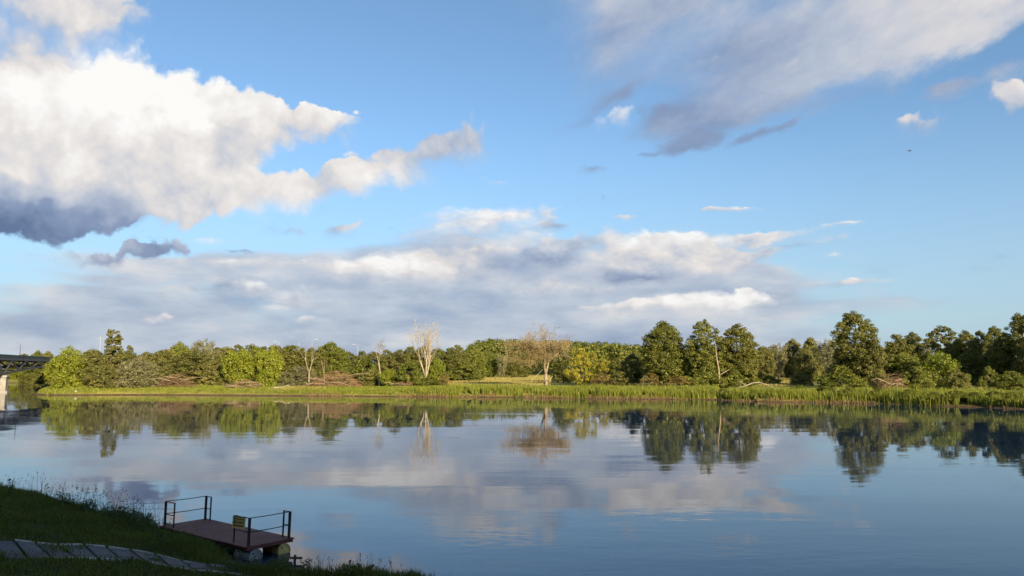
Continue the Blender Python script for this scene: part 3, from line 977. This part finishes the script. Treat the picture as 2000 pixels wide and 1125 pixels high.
def sparse_leaves(parent, mat, n, box, seed, size=.13):
    rs = np.random.RandomState(seed)
    (cx, cy, cz), (rx, ry, rz) = box
    k = 26
    C = rs.normal(size=(k, 3)) * .5
    idx = rs.randint(0, k, n)
    p = C[idx] + rs.normal(size=(n, 3)) * .22
    p = np.array([cx, cy, cz]) + p * np.array([rx, ry, rz])
    nn = rs.normal(size=(n, 3))
    nn /= np.linalg.norm(nn, axis=1)[:, None]
    v, f = leaf_quads(p, nn, size * rs.uniform(.6, 1.4, n), rs, .35)
    return add('crown', mesh_np('sparse_crown', v, f, MAT[mat]), parent)


sparse_leaves(hd, 'tan', 20000, ((-2.2, 0, hh * .55), (6.0, 4.2, 2.6)), 3, .15)
pole, ph = bare_tree('dead_tree', 'bare pole-like dead trunk with a rusty tuft at its top', 742, 201, 666, 1, 'pale_bark', 44, depth=2, spread=.45, up=.5, first=.80, kids=(3, 5), r0=.24, trunk=.2, width=22)
sparse_leaves(pole, 'rusty', 700, ((0, 0, ph * .86), (1.3, 1.3, 1.8)), 6, .10)
bare_tree('dead_tree', 'bare leaning tree with a few pale limbs beside the red-brown brush pile', 604, 203, 664, 2, 'dry_bark', 52, depth=3, spread=.7, up=.3, first=.6, kids=(2, 3), r0=.2, trunk=.3, width=52)
bare_tree('dead_tree', 'thin bare tree rising out of the red-brown brush pile', 634, 204, 696, 1, 'dry_bark', 53, depth=2, spread=.5, up=.4, first=.7, kids=(2, 3), r0=.13, trunk=.2, width=18)


def brush_pile(name, label, cat, px, Y, wpx, top, mat, logmat, seed, n=420, logs=6, upright=.35):
    """a felled crown lying on the bank: long limbs and a thicket of twigs"""
    rs = np.random.RandomState(seed)
    x = X_at(px, Y)
    z = gz(x, Y)
    W = wpx / 2 / FPX * Y
    H = z_at(top, Y) - z
    root = empty(name, (x, Y, z))
    tag(root, label, cat)
    tw = MB()
    for i in range(n):
        u = rs.uniform(-1, 1)
        env = (1 - abs(u) ** 2.2) * H
        p = Vector((u * W * .9, rs.uniform(-1, 1) * W * .35, rs.uniform(0, 1) ** 1.2 * env * .8))
        d = Vector((rs.choice([-1, 1], p=[.3, .7]) * rs.uniform(.5, 1), rs.normal() * .3, rs.uniform(-.25, upright))).normalized()
        L = rs.uniform(.8, 2.2)
        m_ = p + d * L * .5 + Vector((0, 0, rs.uniform(-.1, .15)))
        e = p + d * L + Vector((0, 0, rs.uniform(-.3, .3)))
        e.z = max(e.z, .02)
        tw.tube([p, m_, e], [.035, .025, .010], 3)
    tw.build('twigs', MAT[mat], root)
    for i in range(logs):
        u = rs.uniform(-.9, .3)
        p = Vector((u * W, rs.uniform(-.4, .1) * W, rs.uniform(.05, .5) * H))
        d = Vector((rs.choice([-1, 1], p=[.25, .75]), rs.normal() * .2, rs.uniform(-.15, .3))).normalized()
        L = W * rs.uniform(.6, 1.2)
        lg = MB()
        lg.tube([p, p + d * L * .5 + Vector((0, 0, .12 * H)), p + d * L], [.10, .08, .03], 6)
        lg.build('limb', MAT[logmat], root, True)


brush_pile('brush_pile', 'grey-brown pile of dead branches in front of the wide olive tree', 'brush pile', 345, 201, 78, 722, 'twig', 'dry_bark', 61)
brush_pile('brush_pile', 'spreading pile of bare sticks below the bright lime-green willows', 'brush pile', 476, 199, 74, 735, 'twig', 'dry_bark', 62, n=260, logs=9, upright=.1)
brush_pile('brush_pile', 'big red-brown heap of felled brushwood on the bank', 'brush pile', 655, 199, 106, 717, 'brush', 'dry_bark', 63, n=700, logs=8)
brush_pile('brush_pile', 'low scatter of dead branches left of the white dead tree', 'brush pile', 790, 196, 60, 742, 'twig', 'dry_bark', 64, n=130, logs=4, upright=.15)
brush_pile('fallen_tree', 'fallen tree with upturned bare limbs right of the tallest tree', 'fallen tree', 1738, 158, 56, 722, 'twig', 'dry_bark', 65, n=220, logs=8, upright=.7)


def log(name, label, pts, r, mat='pale_bark', cat='log', fork=None):
    """pts: (px, py, Y) along the log"""
    mb = MB()
    P = [at_Y(*p) for p in pts]
    base = Vector((P[0].x, P[0].y, gz(P[0].x, P[0].y)))
    mb.tube([p - base for p in P], [r * (1 - .6 * i / (len(P) - 1)) for i in range(len(P))], 7)
    if fork:
        Q = [at_Y(*p) for p in fork]
        mb.tube([p - base for p in Q], [r * .6 * (1 - .6 * i / (len(Q) - 1)) for i in range(len(Q))], 6)
    o = mb.build(name, MAT[mat], None, True)
    o.location = base
    tag(o, label, cat)


log('fallen_log', 'white bleached log lying below the slimmer lime-green willow', [(524, 760, 196), (540, 757, 196), (556, 758, 196.3), (570, 758, 196.5)], .2, fork=[(548, 757, 196), (562, 753, 196.5), (574, 757, 197)])
log('fallen_log', 'short white log at the edge of the red-brown brush heap', [(617, 767, 189), (627, 765, 189.3), (638, 764, 189.5)], .16)
log('driftwood', 'small pale driftwood snag at the waterline below the pole-like trunk', [(718, 772, 184.3), (726, 769, 184.3), (734, 768, 184.6)], .17, fork=[(722, 772, 184.2), (729, 773, 184.2), (732, 771, 184.4)])
log('fallen_branch', 'pale arched fallen branch lying on the reeds below the dark alder', [(1436, 758, 165), (1455, 754, 165), (1470, 748, 165.3), (1484, 747, 165.5), (1500, 752, 165.5), (1512, 757, 165.5)], .10, fork=[(1458, 753, 165), (1446, 746, 165.6), (1440, 743, 166)])
log('broken_trunk', 'pale broken trunk leaning against the half-dead tree', [(1036, 747, 193), (1047, 735, 194), (1060, 721, 195)], .07)
log('snag', 'short pale stump right of the half-dead tree', [(1073, 746, 193), (1076, 739, 193.2), (1079, 735, 193.4)], .13)
log('dead_tree', 'slim bare pale forked dead tree standing close before two tall alders', [(1405, 747, 181), (1404, 722, 181.6), (1400, 700, 182.5), (1397, 670, 184)], .24, 'dry_bark', 'tree', fork=[(1405, 734, 181.4), (1413, 728, 181.2), (1424, 722, 181)])


# ------------------------------------------------------------------ reeds and grass
def blades(name, base, height, width, mat, rs, bend=.25):
    """three-sided tapering blades standing on base"""
    k = len(base)
    a = rs.uniform(0, 2 * math.pi, k)
    side = np.stack([np.cos(a), np.sin(a), np.zeros(k)], 1) * (width / 2)[:, None]
    b = rs.uniform(0, 2 * math.pi, k)
    off = np.stack([np.cos(b), np.sin(b), np.zeros(k)], 1) * (height * bend * rs.uniform(.2, 1.2, k))[:, None]
    up = np.zeros((k, 3))
    up[:, 2] = height
    mid = base + up * .55 + off * .3
    tip = base + up * rs.uniform(.9, 1.0, k)[:, None] + off
    v = np.stack([base - side, base + side, mid + side * .75, mid - side * .75, tip], 1).reshape(-1, 3)
    o = np.arange(k)[:, None] * 5
    f = np.concatenate([o + np.array([[0, 1, 2]]), o + np.array([[0, 2, 3]]), o + np.array([[3, 2, 4]])])
    return mesh_np(name, v, f, MAT[mat])


def along_shore(rs, n, smin, smax, pxmin, pxmax):
    """random points on the far bank between two distances from the water"""
    pts = []
    L = np.array(FAR_SHORE)
    while len(pts) < n:
        i = rs.randint(4, len(L) - 5)
        seg = np.linalg.norm(L[i + 1] - L[i])
        if rs.uniform() > seg / 30:
            continue
        p = L[i] + (L[i + 1] - L[i]) * rs.uniform()
        nrm = np.array([(L[i + 1] - L[i])[1], -(L[i + 1] - L[i])[0]]) / seg
        nrm = nrm if nrm[1] > 0 else -nrm
        q = p + nrm * rs.uniform(smin, smax)
        px = 1000 + FPX * q[0] / q[1]
        if pxmin <= px <= pxmax:
            pts.append(q)
    return np.array(pts)


def build_reeds():
    rs = np.random.RandomState(8)
    P = along_shore(rs, 52000, .1, 6.5, 640, 2060)
    px = 1000 + FPX * P[:, 0] / P[:, 1]
    tall = np.clip((px - 640) / 300, .35, 1) * (.95 + .42 * waves(P, .33, 9) + .28 * waves(P, 1.5, 10))
    gap = waves(P, .8, 12) + .6 * waves(P, 2.3, 13)
    keep = gap > -.42
    P, tall = P[keep], tall[keep]
    z = ground_z(P)
    h = np.clip(1.75 * tall * rs.uniform(.65, 1.1, len(P)), .3, 3)
    me = blades('reed_bed', np.column_stack([P, z - .05]), h, rs.uniform(.05, .11, len(P)), 'reed', rs, .22)
    tag(add('reed_bed', me), 'tall green reeds fringing the far bank', 'reeds', kind='stuff')
    P = along_shore(rs, 12000, -.25, .7, 600, 2060)
    P = P[waves(P, .5, 19) + .5 * waves(P, 1.7, 20) > -.15]
    z = np.maximum(ground_z(P), -.1)
    me = blades('dry_reeds', np.column_stack([P, z - .05]), rs.uniform(.2, .65, len(P)), rs.uniform(.04, .09, len(P)), 'straw', rs, .5)
    tag(add('dry_reeds', me), 'straw-coloured dead reed stems along the far waterline', 'reeds', kind='stuff')
    P = along_shore(rs, 42000, .5, 16, 60, 900)
    z = ground_z(P)
    h = (.55 + .3 * waves(P, .5, 15)) * rs.uniform(.5, 1.2, len(P))
    me = blades('bank_grass', np.column_stack([P, z - .03]), np.clip(h, .12, 1.2), rs.uniform(.05, .10, len(P)), 'reed', rs, .35)
    tag(add('bank_grass', me), 'bright sunlit grass on the left part of the far bank', 'grass', kind='stuff')
    P = along_shore(rs, 26000, 6, 22, 880, 2060)
    z = ground_z(P)
    h = (.8 + .4 * waves(P, .4, 16)) * rs.uniform(.5, 1.2, len(P))
    me = blades('meadow_grass', np.column_stack([P, z - .03]), np.clip(h, .15, 1.5), rs.uniform(.05, .10, len(P)), 'reed', rs, .35)
    tag(add('meadow_grass', me), 'rough herbage between the reeds and the trees', 'grass', kind='stuff')

    # ripe grass of the open meadows behind
    parts = []
    for (p0, p1, y0, y1, n) in ((860, 1075, 205, 430, 34000), (1462, 1580, 195, 330, 14000), (1880, 2040, 160, 215, 9000), (540, 640, 192, 204, 3000)):
        Y = rs.uniform(y0 ** .5, y1 ** .5, n) ** 2
        q = rs.uniform(p0, p1, n)
        parts.append(np.column_stack([(q - 1000) / FPX * Y, Y]))
    P = np.concatenate(parts)
    z = ground_z(P)
    h = (.5 + .2 * waves(P, .2, 18)) * rs.uniform(.5, 1.2, len(P))
    me = blades('hay_meadow', np.column_stack([P, z - .03]), np.clip(h, .15, 1.0), rs.uniform(.08, .16, len(P)), 'hay', rs, .4)
    tag(add('hay_meadow', me), 'ripe golden grass on the sunlit meadows behind the far bank', 'grass', kind='stuff')


build_reeds()


# ------------------------------------------------------------------ bridge
def build_bridge():
    A = at_Y(5, 767, 211.6)
    root = empty('truss_bridge', (A.x, A.y, 0), math.atan2(.956, -.293))   # local x runs along the bridge, away from the viewer
    tag(root, 'steel truss road bridge on a concrete pier crossing the river', 'bridge')
    z0, z1 = z_at(703.5, 211.6), z_at(693, 211.6)
    W = 10.5                                            # local +y lies on the far (left) side
    t0, t1 = -156, 104
    low = lambda t: float(np.interp(abs(t) if t > -65 else abs(t + 130), [0, 13, 26, 39, 52, 65, 105], [4.9, 5.9, 6.6, 7.1, 7.4, 7.5, 7.5]))
    MB().box((t0, .25, z0 + .35), (t1, W - .25, z1 - .55)).build('deck', MAT['concrete'], root)
    for y in (0, W):
        MB().box((t0, y - .22, z0), (t1, y + .22, z0 + .62)).build('edge_girder', MAT['steel'], root)
        par = MB().box((t0, y - .12, z0 + .62), (t1, y + .12, z1)).build('parapet', MAT['teal'], root)
        rl = MB().box((t0, y - .18, z1), (t1, y + .18, z1 + .10))
        add('handrail', rl.mesh('handrail', MAT['steel']), par)
        nodes = np.arange(-156, 104 + .1, 13)
        ch = MB()
        for a, b in zip(nodes[:-1], nodes[1:]):
            ch.bar((a, y, low(a)), (b, y, low(b)), .55, .5)
        ch.build('lower_chord', MAT['steel'], root)
        for a in nodes[:-1]:
            if a < -30:
                continue
            for s, e in ((a, a + 6.5), (a + 13, a + 6.5)):
                MB().bar((s, y, low(s)), (e, y, z0 + .05), .36, .32).build('diagonal', MAT['steel'], root)
    for a in np.arange(-26, 104, 13):
        MB().bar((a, 0, low(a)), (a, W, low(a)), .3).build('cross_beam', MAT['steel'], root)
    for t in (0, -130):
        p = MB()
        p.box((t - 1.1, -.9, -3), (t + 1.1, W + .9, low(t) - .75)).box((t - 1.4, -1.2, low(t) - .75), (t + 1.4, W + 1.2, low(t) - .3)).box((t - 1.7, -1.5, -3), (t + 1.7, W + 1.5, .45))
        p.build('pier', MAT['concrete'], root)
    MB().box((t1 - 8, -.8, -1), (t1 + 6, W + .8, z0 + .33)).build('abutment', MAT['concrete'], root)
    return root


build_bridge()


def street_lamp(px, top, Y, label, base=None, arm=1, mat='lamp_grey', group=None):
    x = X_at(px, Y)
    zb = gz(x, Y) if base is None else base
    h = z_at(top, Y) - zb
    root = empty('street_lamp', (x, Y, zb))
    tag(root, label, 'lamp', group)
    MB().tube([(0, 0, 0), (0, 0, h * .5), (0, 0, h)], [.09, .07, .045], 8).build('pole', MAT[mat], root, True)
    if arm:
        MB().tube([(0, 0, h - .1), (arm * .8, 0, h + .15), (arm * 1.7, 0, h + .2)], [.05, .045, .04], 6).build('arm', MAT[mat], root, True)
        MB().box((arm * 1.7 - .4, -.16, h + .12), (arm * 1.7 + .4, .16, h + .27)).build('lamp_head', MAT[mat], root)


BR = at_Y(37, 722, 219.5)
street_lamp(37, 673, 219.5, 'dark slim lamp post standing on the bridge', base=z_at(693, 211.6) - .6, arm=0, mat='rust')
street_lamp(193, 656, 312, 'pale lamp post rising behind the trees left of the tall poplar', arm=0)
street_lamp(583, 664, 312, 'pale bare post behind the trees, beside a lamp with an arm', arm=0)
street_lamp(608, 664, 305, 'pale street lamp with an arm behind the bare leaning tree')
street_lamp(543, 668, 318, 'pale street lamp whose head shows above the dark rounded tree', arm=-1)
street_lamp(698, 674, 318, 'pale street lamp behind the trees left of the pole-like dead trunk', arm=-1)


# ------------------------------------------------------------------ floating jetty
def build_jetty():
    root = empty('floating_jetty', (-7.35, 27.3, 0), math.atan2(.626, -.78))   # local x: upstream along the shore, local y: towards the shore
    tag(root, 'small dull red floating jetty on steel drums with railings at both ends', 'jetty')
    L, W, zt = 5.55, 1.80, .46
    dk = MB()
    n = 6
    for i in range(n):                                   # deck sheets, slightly uneven
        a, b = i * L / n + .006, (i + 1) * L / n - .006
        MB().box((a, -.03, zt - .035 + .003 * (i % 2)), (b, W + .03, zt + .003 * (i % 2))).build('deck_sheet', MAT['deckpaint'], root)
    fr = MB()
    for y in (.02, W - .08):
        fr.box((.02, y, zt - .13), (L - .02, y + .06, zt - .037))
    for i in range(6):
        x = .03 + i * (L - .13) / 5
        fr.box((x, .085, zt - .125), (x + .07, W - .085, zt - .039))
    fr.build('frame', MAT['deckpaint'], root)
    for r, (y, m) in enumerate(((.34, 'drum_yellow'), (1.42, 'drum_white'))):
        for k in range(3):
            x0 = .02 + k * 2.2
            prof = [(0, .21), (.0, .235), (.03, .255), (.06, .24), (.30, .24), (.32, .255), (.34, .24), (.58, .24), (.60, .255), (.62, .24), (.86, .24), (.89, .255), (.92, .235), (.92, .21)]
            vs, fs, S = [], [], 20
            for (dx, rr) in [(.025, .0)] + [(.025, .205)] + prof + [(.895, .205), (.895, 0)]:
                for q in range(S):
                    t = 2 * math.pi * q / S
                    vs.append((x0 + dx, y + rr * math.cos(t), .085 + rr * math.sin(t)))
            R_ = len(prof) + 4
            for i in range(R_ - 1):
                for q in range(S):
                    q2 = (q + 1) % S
                    fs.append((i * S + q, i * S + q2, (i + 1) * S + q2, (i + 1) * S + q))
            d = add('drum', mesh_np('drum', vs, fs, MAT[m]), root)
            tag(d, 'faded yellow float drum' if r == 0 else 'whitish float drum')
            MB().tube([(x0 + .015, y + .10, .2), (x0 + .03, y + .10, .2)], [.03, .03], 8).build('bung', MAT['rust'], d)
    h = .90
    lean = Vector((-.055, .015, 0))

    def railing(posts, rails):
        rail = empty('railing')
        rail.parent = root
        for (x, y, w) in posts:
            p0 = Vector((x, y, zt - .02))
            MB().bar(p0, p0 + lean + Vector((0, 0, h)), w).build('post', MAT['rust'], rail)
        for (a, b) in rails:
            for k, f in ((.975, 0), (.48, 0)):
                pa = Vector((a[0], a[1], zt + h * k)) + lean * k
                pb = Vector((b[0], b[1], zt + h * k)) + lean * k
                m_ = (pa + pb) / 2 + Vector((0, 0, -.012))
                MB().tube([pa, m_, pb], [.016] * 3, 6).build('rail', MAT['rust'], rail, True)

    railing([(.12, 1.66, .075), (.12, .12, .075), (.96, 1.66, .045), (.46, .12, .045)], [((.12, 1.66), (.12, .12)), ((.12, 1.66), (.96, 1.66)), ((.12, .12), (.46, .12))])
    railing([(5.36, .12, .075), (5.40, 1.68, .075), (5.02, .12, .045), (4.78, 1.68, .045)], [((5.36, .12), (5.40, 1.68)), ((5.36, .12), (5.02, .12)), ((5.40, 1.68), (4.78, 1.68))])

    # the notice on the railing
    sg = empty('notice_board', (0, 0, 0))
    M = root.matrix_basis @ Matrix.Translation((.985, 1.715, 1.12)) @ Matrix.Rotation(R(24), 4, 'Z') @ Matrix.Translation((-.26, 0, 0)) @ Matrix.Rotation(R(-3.5), 4, 'Y') @ Matrix.Rotation(R(180), 4, 'Z')
    sg.matrix_basis = M                                  # local x to the reader's right, local -y faces the shore
    tag(sg, 'small yellow notice board with dark print on the jetty railing', 'sign')
    MB().box((-.26, -.006, -.20), (.22, .006, .20)).build('board', MAT['sign_yellow'], sg)
    pr = MB()
    rs = np.random.RandomState(4)
    x = -.21
    while x < .165:                                      # the print is too blurred to read: a small line and a bold line of strokes
        w = rs.uniform(.016, .034)
        pr.box((x, -.009, .085), (x + w, -.0065, .115))
        x += w + .010
    x = -.21
    while x < .15:
        w = rs.uniform(.014, .026)
        hgt = .085
        pr.box((x, -.009, -.045), (x + w, -.0065, -.045 + hgt))
        if rs.uniform() < .7:
            pr.box((x + w, -.009, -.045 + hgt * rs.choice([0, .4, .8])), (x + w + .018, -.0065, -.045 + hgt * rs.choice([0, .4, .8]) + .017)) if False else pr.box((x + w, -.009, -.045), (x + w + .016, -.0065, -.028))
        x += w + .028
    pr.build('print', MAT['sign_black'], sg)
    MB().box((-.21, -.009, -.135), (.165, -.0065, -.09)).build('red_bar', MAT['sign_red'], sg)

    st = empty('mooring_stake', (-6.95, 25.9, -.6))
    tag(st, 'short dark mooring stake with a board in the water beside the jetty', 'stake')
    MB().tube([(0, 0, 0), (.02, 0, .5), (.03, .01, .82)], [.05, .045, .04], 8).build('stake', MAT['rust'], st, True)
    MB().box((-.12, -.05, .70), (.26, .03, .76)).build('board', MAT['bark'], st)


build_jetty()


# ------------------------------------------------------------------ slab path down the bank
PATH_FAR = [(-14.1, 21.6), (-13.51, 21.93), (-13.08, 22.22), (-12.6, 22.47), (-12.0, 22.7), (-11.41, 22.78), (-10.75, 22.82), (-10.1, 22.95), (-9.4, 23.05), (-8.7, 23.15), (-7.9, 23.05)]
PATH_NEAR = [(-12.4, 19.85), (-11.88, 20.05), (-11.48, 20.35), (-11.05, 20.62), (-10.56, 20.81), (-10.07, 21.02), (-9.55, 21.21), (-8.99, 21.36), (-8.37, 21.58), (-7.64, 21.72), (-6.9, 21.7)]


def build_path():
    root = empty('slab_path', (-10, 21, 1.3))
    tag(root, 'grey concrete slab path with pale kerbs running down the bank', kind='structure')
    base = Vector((10, -21, -1.3))

    def piece(name, quad, mat, up, thick=.22):
        top = [Vector((x, y, gz(x, y) + up)) + base for x, y in quad]
        vs = top + [p - Vector((0, 0, thick)) for p in top]
        fs = [(0, 1, 2, 3), (7, 6, 5, 4), (0, 4, 5, 1), (1, 5, 6, 2), (2, 6, 7, 3), (3, 7, 4, 0)]
        me = mesh_np(name, vs, fs, MAT[mat])
        add(name, me, root)

    def lerp(a, b, t):
        return (a[0] + (b[0] - a[0]) * t, a[1] + (b[1] - a[1]) * t)
    rs = random.Random(3)
    for i in range(len(PATH_FAR) - 1):
        f0, f1, n0, n1 = PATH_FAR[i], PATH_FAR[i + 1], PATH_NEAR[i], PATH_NEAR[i + 1]
        g = .07
        a, b = lerp(f0, f1, g), lerp(f0, f1, 1 - g)
        c, d = lerp(n0, n1, 1 - g), lerp(n0, n1, g)
        up = .07 + rs.uniform(-.015, .015)
        piece('slab', [lerp(a, d, .09), lerp(d, a, .09), lerp(c, b, .09), lerp(b, c, .09)], 'slab', up - .045)
        if i > 0:
            piece('kerb', [a, lerp(a, d, .075), lerp(b, c, .075), b], 'kerb', .045)
        if i > 1 and i != 5:
            piece('kerb', [lerp(d, a, .075), d, c, lerp(c, b, .075)], 'kerb', .04)


build_path()
o = MB().tube([(-.35, 0, 0), (-.2, .05, .16), (.05, .0, .22), (.3, .02, .12), (.4, 0, 0)], [.05, .22, .27, .2, .05], 9).build('stone', MAT['kerb'], None, True)
p = at_Y(146, 768, 192.5)
o.location = (p.x, 192.8, gz(p.x, 192.8))
tag(o, 'pale stone at the waterline below the bank-tip willow', 'stone')

# a bird far up on the right
p = at_Y(1776, 295, 90)
bd = MB()
bd.tube([(-.22, 0, 0), (-.12, 0, .03), (.05, 0, .03), (.16, 0, .02), (.26, 0, 0)], [.012, .05, .06, .04, .01], 8)
for s in (-1, 1):
    bd.raw([(.08, s * .03, .05), (.02, s * .28, .14), (-.12, s * .50, .10), (-.06, s * .25, .12), (-.08, s * .03, .04)], [(0, 1, 3, 4), (1, 2, 3)])
    bd.raw([(.08, s * .03, .04), (.02, s * .28, .13), (-.12, s * .50, .095), (-.06, s * .25, .11), (-.08, s * .03, .03)], [(4, 3, 1, 0), (3, 2, 1)])
bird = bd.build('bird', MAT['rust'])
bird.location = p
bird.rotation_euler = (R(12), 0, R(20))
tag(bird, 'tiny dark bird gliding in the open blue sky', 'bird')


# ------------------------------------------------------------------ grass of the near bank
def build_near_grass():
    rs = np.random.RandomState(17)
    P = np.column_stack([rs.uniform(-30, 2, 420000), rs.uniform(12, 42, 420000)])
    px = 1000 + FPX * P[:, 0] / P[:, 1]
    P = P[(px > -140) & (px < 960)]
    s = signed_dist(P, NEAR_POLY, NEAR_SHORE)
    dep = (CAM_H - ground_z(P)) / P[:, 1]
    ok = (s > .05) & (s < 13) & (dep < .285)
    P, s = P[ok], s[ok]
    poly = PATH_FAR + PATH_NEAR[::-1]
    on = signed_dist(P, poly, poly + poly[:1]) > .10 + .08 * waves(P, 3.0, 30)
    moss = on & (rs.uniform(size=len(P)) < .03 + .55 * (P[:, 0] < -11.6) * (waves(P, 1.6, 31) > .05))
    P, s = P[~on | moss], s[~on | moss]
    z = ground_z(P)
    edge = np.exp(-((s - .8) / .9) ** 2)
    h = (.13 + .05 * waves(P, 1.3, 33) + .06 * waves(P, 5.0, 34) + .13 * edge * (1 + .9 * waves(P, 3.1, 37))) * rs.uniform(.5, 1.4, len(P))
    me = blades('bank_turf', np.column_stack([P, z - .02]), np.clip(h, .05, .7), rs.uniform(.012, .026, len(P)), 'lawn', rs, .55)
    tag(add('bank_turf', me), 'shaded grass covering the near bank', 'grass', kind='stuff')

    # tall flowering grass along the water's edge, standing in tufts
    Q = np.column_stack([rs.uniform(-29, 1, 60000), rs.uniform(18, 42, 60000)])
    s = signed_dist(Q, NEAR_POLY, NEAR_SHORE)
    tuft = waves(Q, 1.7, 35) + .5 * waves(Q, 4.0, 36)
    dens = np.interp(Q[:, 0], [-29, -24, -20, -17.5, -16, -13.6, -12.8, -12, -8, -7.2, -6.4, -4.2, -3.2, -2.2, 1], [.07, .06, .08, .16, .55, .6, .3, .05, .06, .2, .45, .6, .35, .18, .08])
    ok = (s > .05) & (s < 1.9) & (tuft > -.35) & (rs.uniform(size=len(Q)) < dens * .85)
    Q = Q[ok]
    z = ground_z(Q)
    k = len(Q)
    h = rs.uniform(.35, 1.0, k) * np.interp(Q[:, 0], [-29, -15, -12.3, -7, -4, 0], [.9, 1.15, .9, .5, .62, .4])
    base = np.column_stack([Q, z - .03])
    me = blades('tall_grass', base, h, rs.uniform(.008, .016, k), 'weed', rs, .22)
    g = tag(add('tall_grass', me), 'tall wild grass standing along the near waterline', 'grass', kind='stuff')
    # seed heads on the tallest stems: read the tips back from the blades
    co = np.empty(len(me.vertices) * 3, dtype=np.float32)
    me.vertices.foreach_get('co', co)
    tips = co.reshape(-1, 5, 3)[:, 4][h > .5]
    idx = np.repeat(np.arange(len(tips)), 9)
    off = rs.normal(size=(len(idx), 3)) * np.array([.018, .018, .05]) - np.array([0, 0, .06])
    nn = rs.normal(size=(len(idx), 3))
    nn /= np.linalg.norm(nn, axis=1)[:, None]
    v, f = leaf_quads(tips[idx] + off, nn, rs.uniform(.012, .03, len(idx)), rs, .4)
    sh = add('seed_heads', mesh_np('seed_heads', v, f, MAT['weed']), g)
    sh['kind'] = 'stuff'

    # broad-leaved herbs in clumps along the edge of the bank
    C = np.column_stack([rs.uniform(-28, -1.5, 5000), rs.uniform(20, 40, 5000)])
    s = signed_dist(C, NEAR_POLY, NEAR_SHORE)
    prob = np.interp(C[:, 0], [-28, -18, -16, -13, -12, -8.5, -8, -5, -2], [.12, .25, .8, .9, .1, .1, .35, .35, .15])
    C = C[(s > .15) & (s < 2.2) & (rs.uniform(size=len(C)) < prob * .75)]
    z = ground_z(C)
    idx = np.repeat(np.arange(len(C)), 70)
    hgt = rs.uniform(.18, .55, len(C))
    u = rs.uniform(0, 1, len(idx))
    a = rs.uniform(0, 6.28, len(idx))
    rad = (.05 + .16 * np.sin(u * 2.6)) * rs.uniform(.2, 1, len(idx))
    P3 = np.column_stack([C[idx, 0] + np.cos(a) * rad, C[idx, 1] + np.sin(a) * rad, z[idx] + u * hgt[idx]])
    nn = np.column_stack([np.cos(a), np.sin(a), rs.uniform(.2, 1.6, len(idx))]) + rs.normal(size=(len(idx), 3)) * .3
    nn /= np.linalg.norm(nn, axis=1)[:, None]
    v, f = leaf_quads(P3, nn, rs.uniform(.02, .055, len(idx)), rs, .45)
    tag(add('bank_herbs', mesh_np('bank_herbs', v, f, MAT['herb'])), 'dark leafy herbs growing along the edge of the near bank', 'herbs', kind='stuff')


build_near_grass()
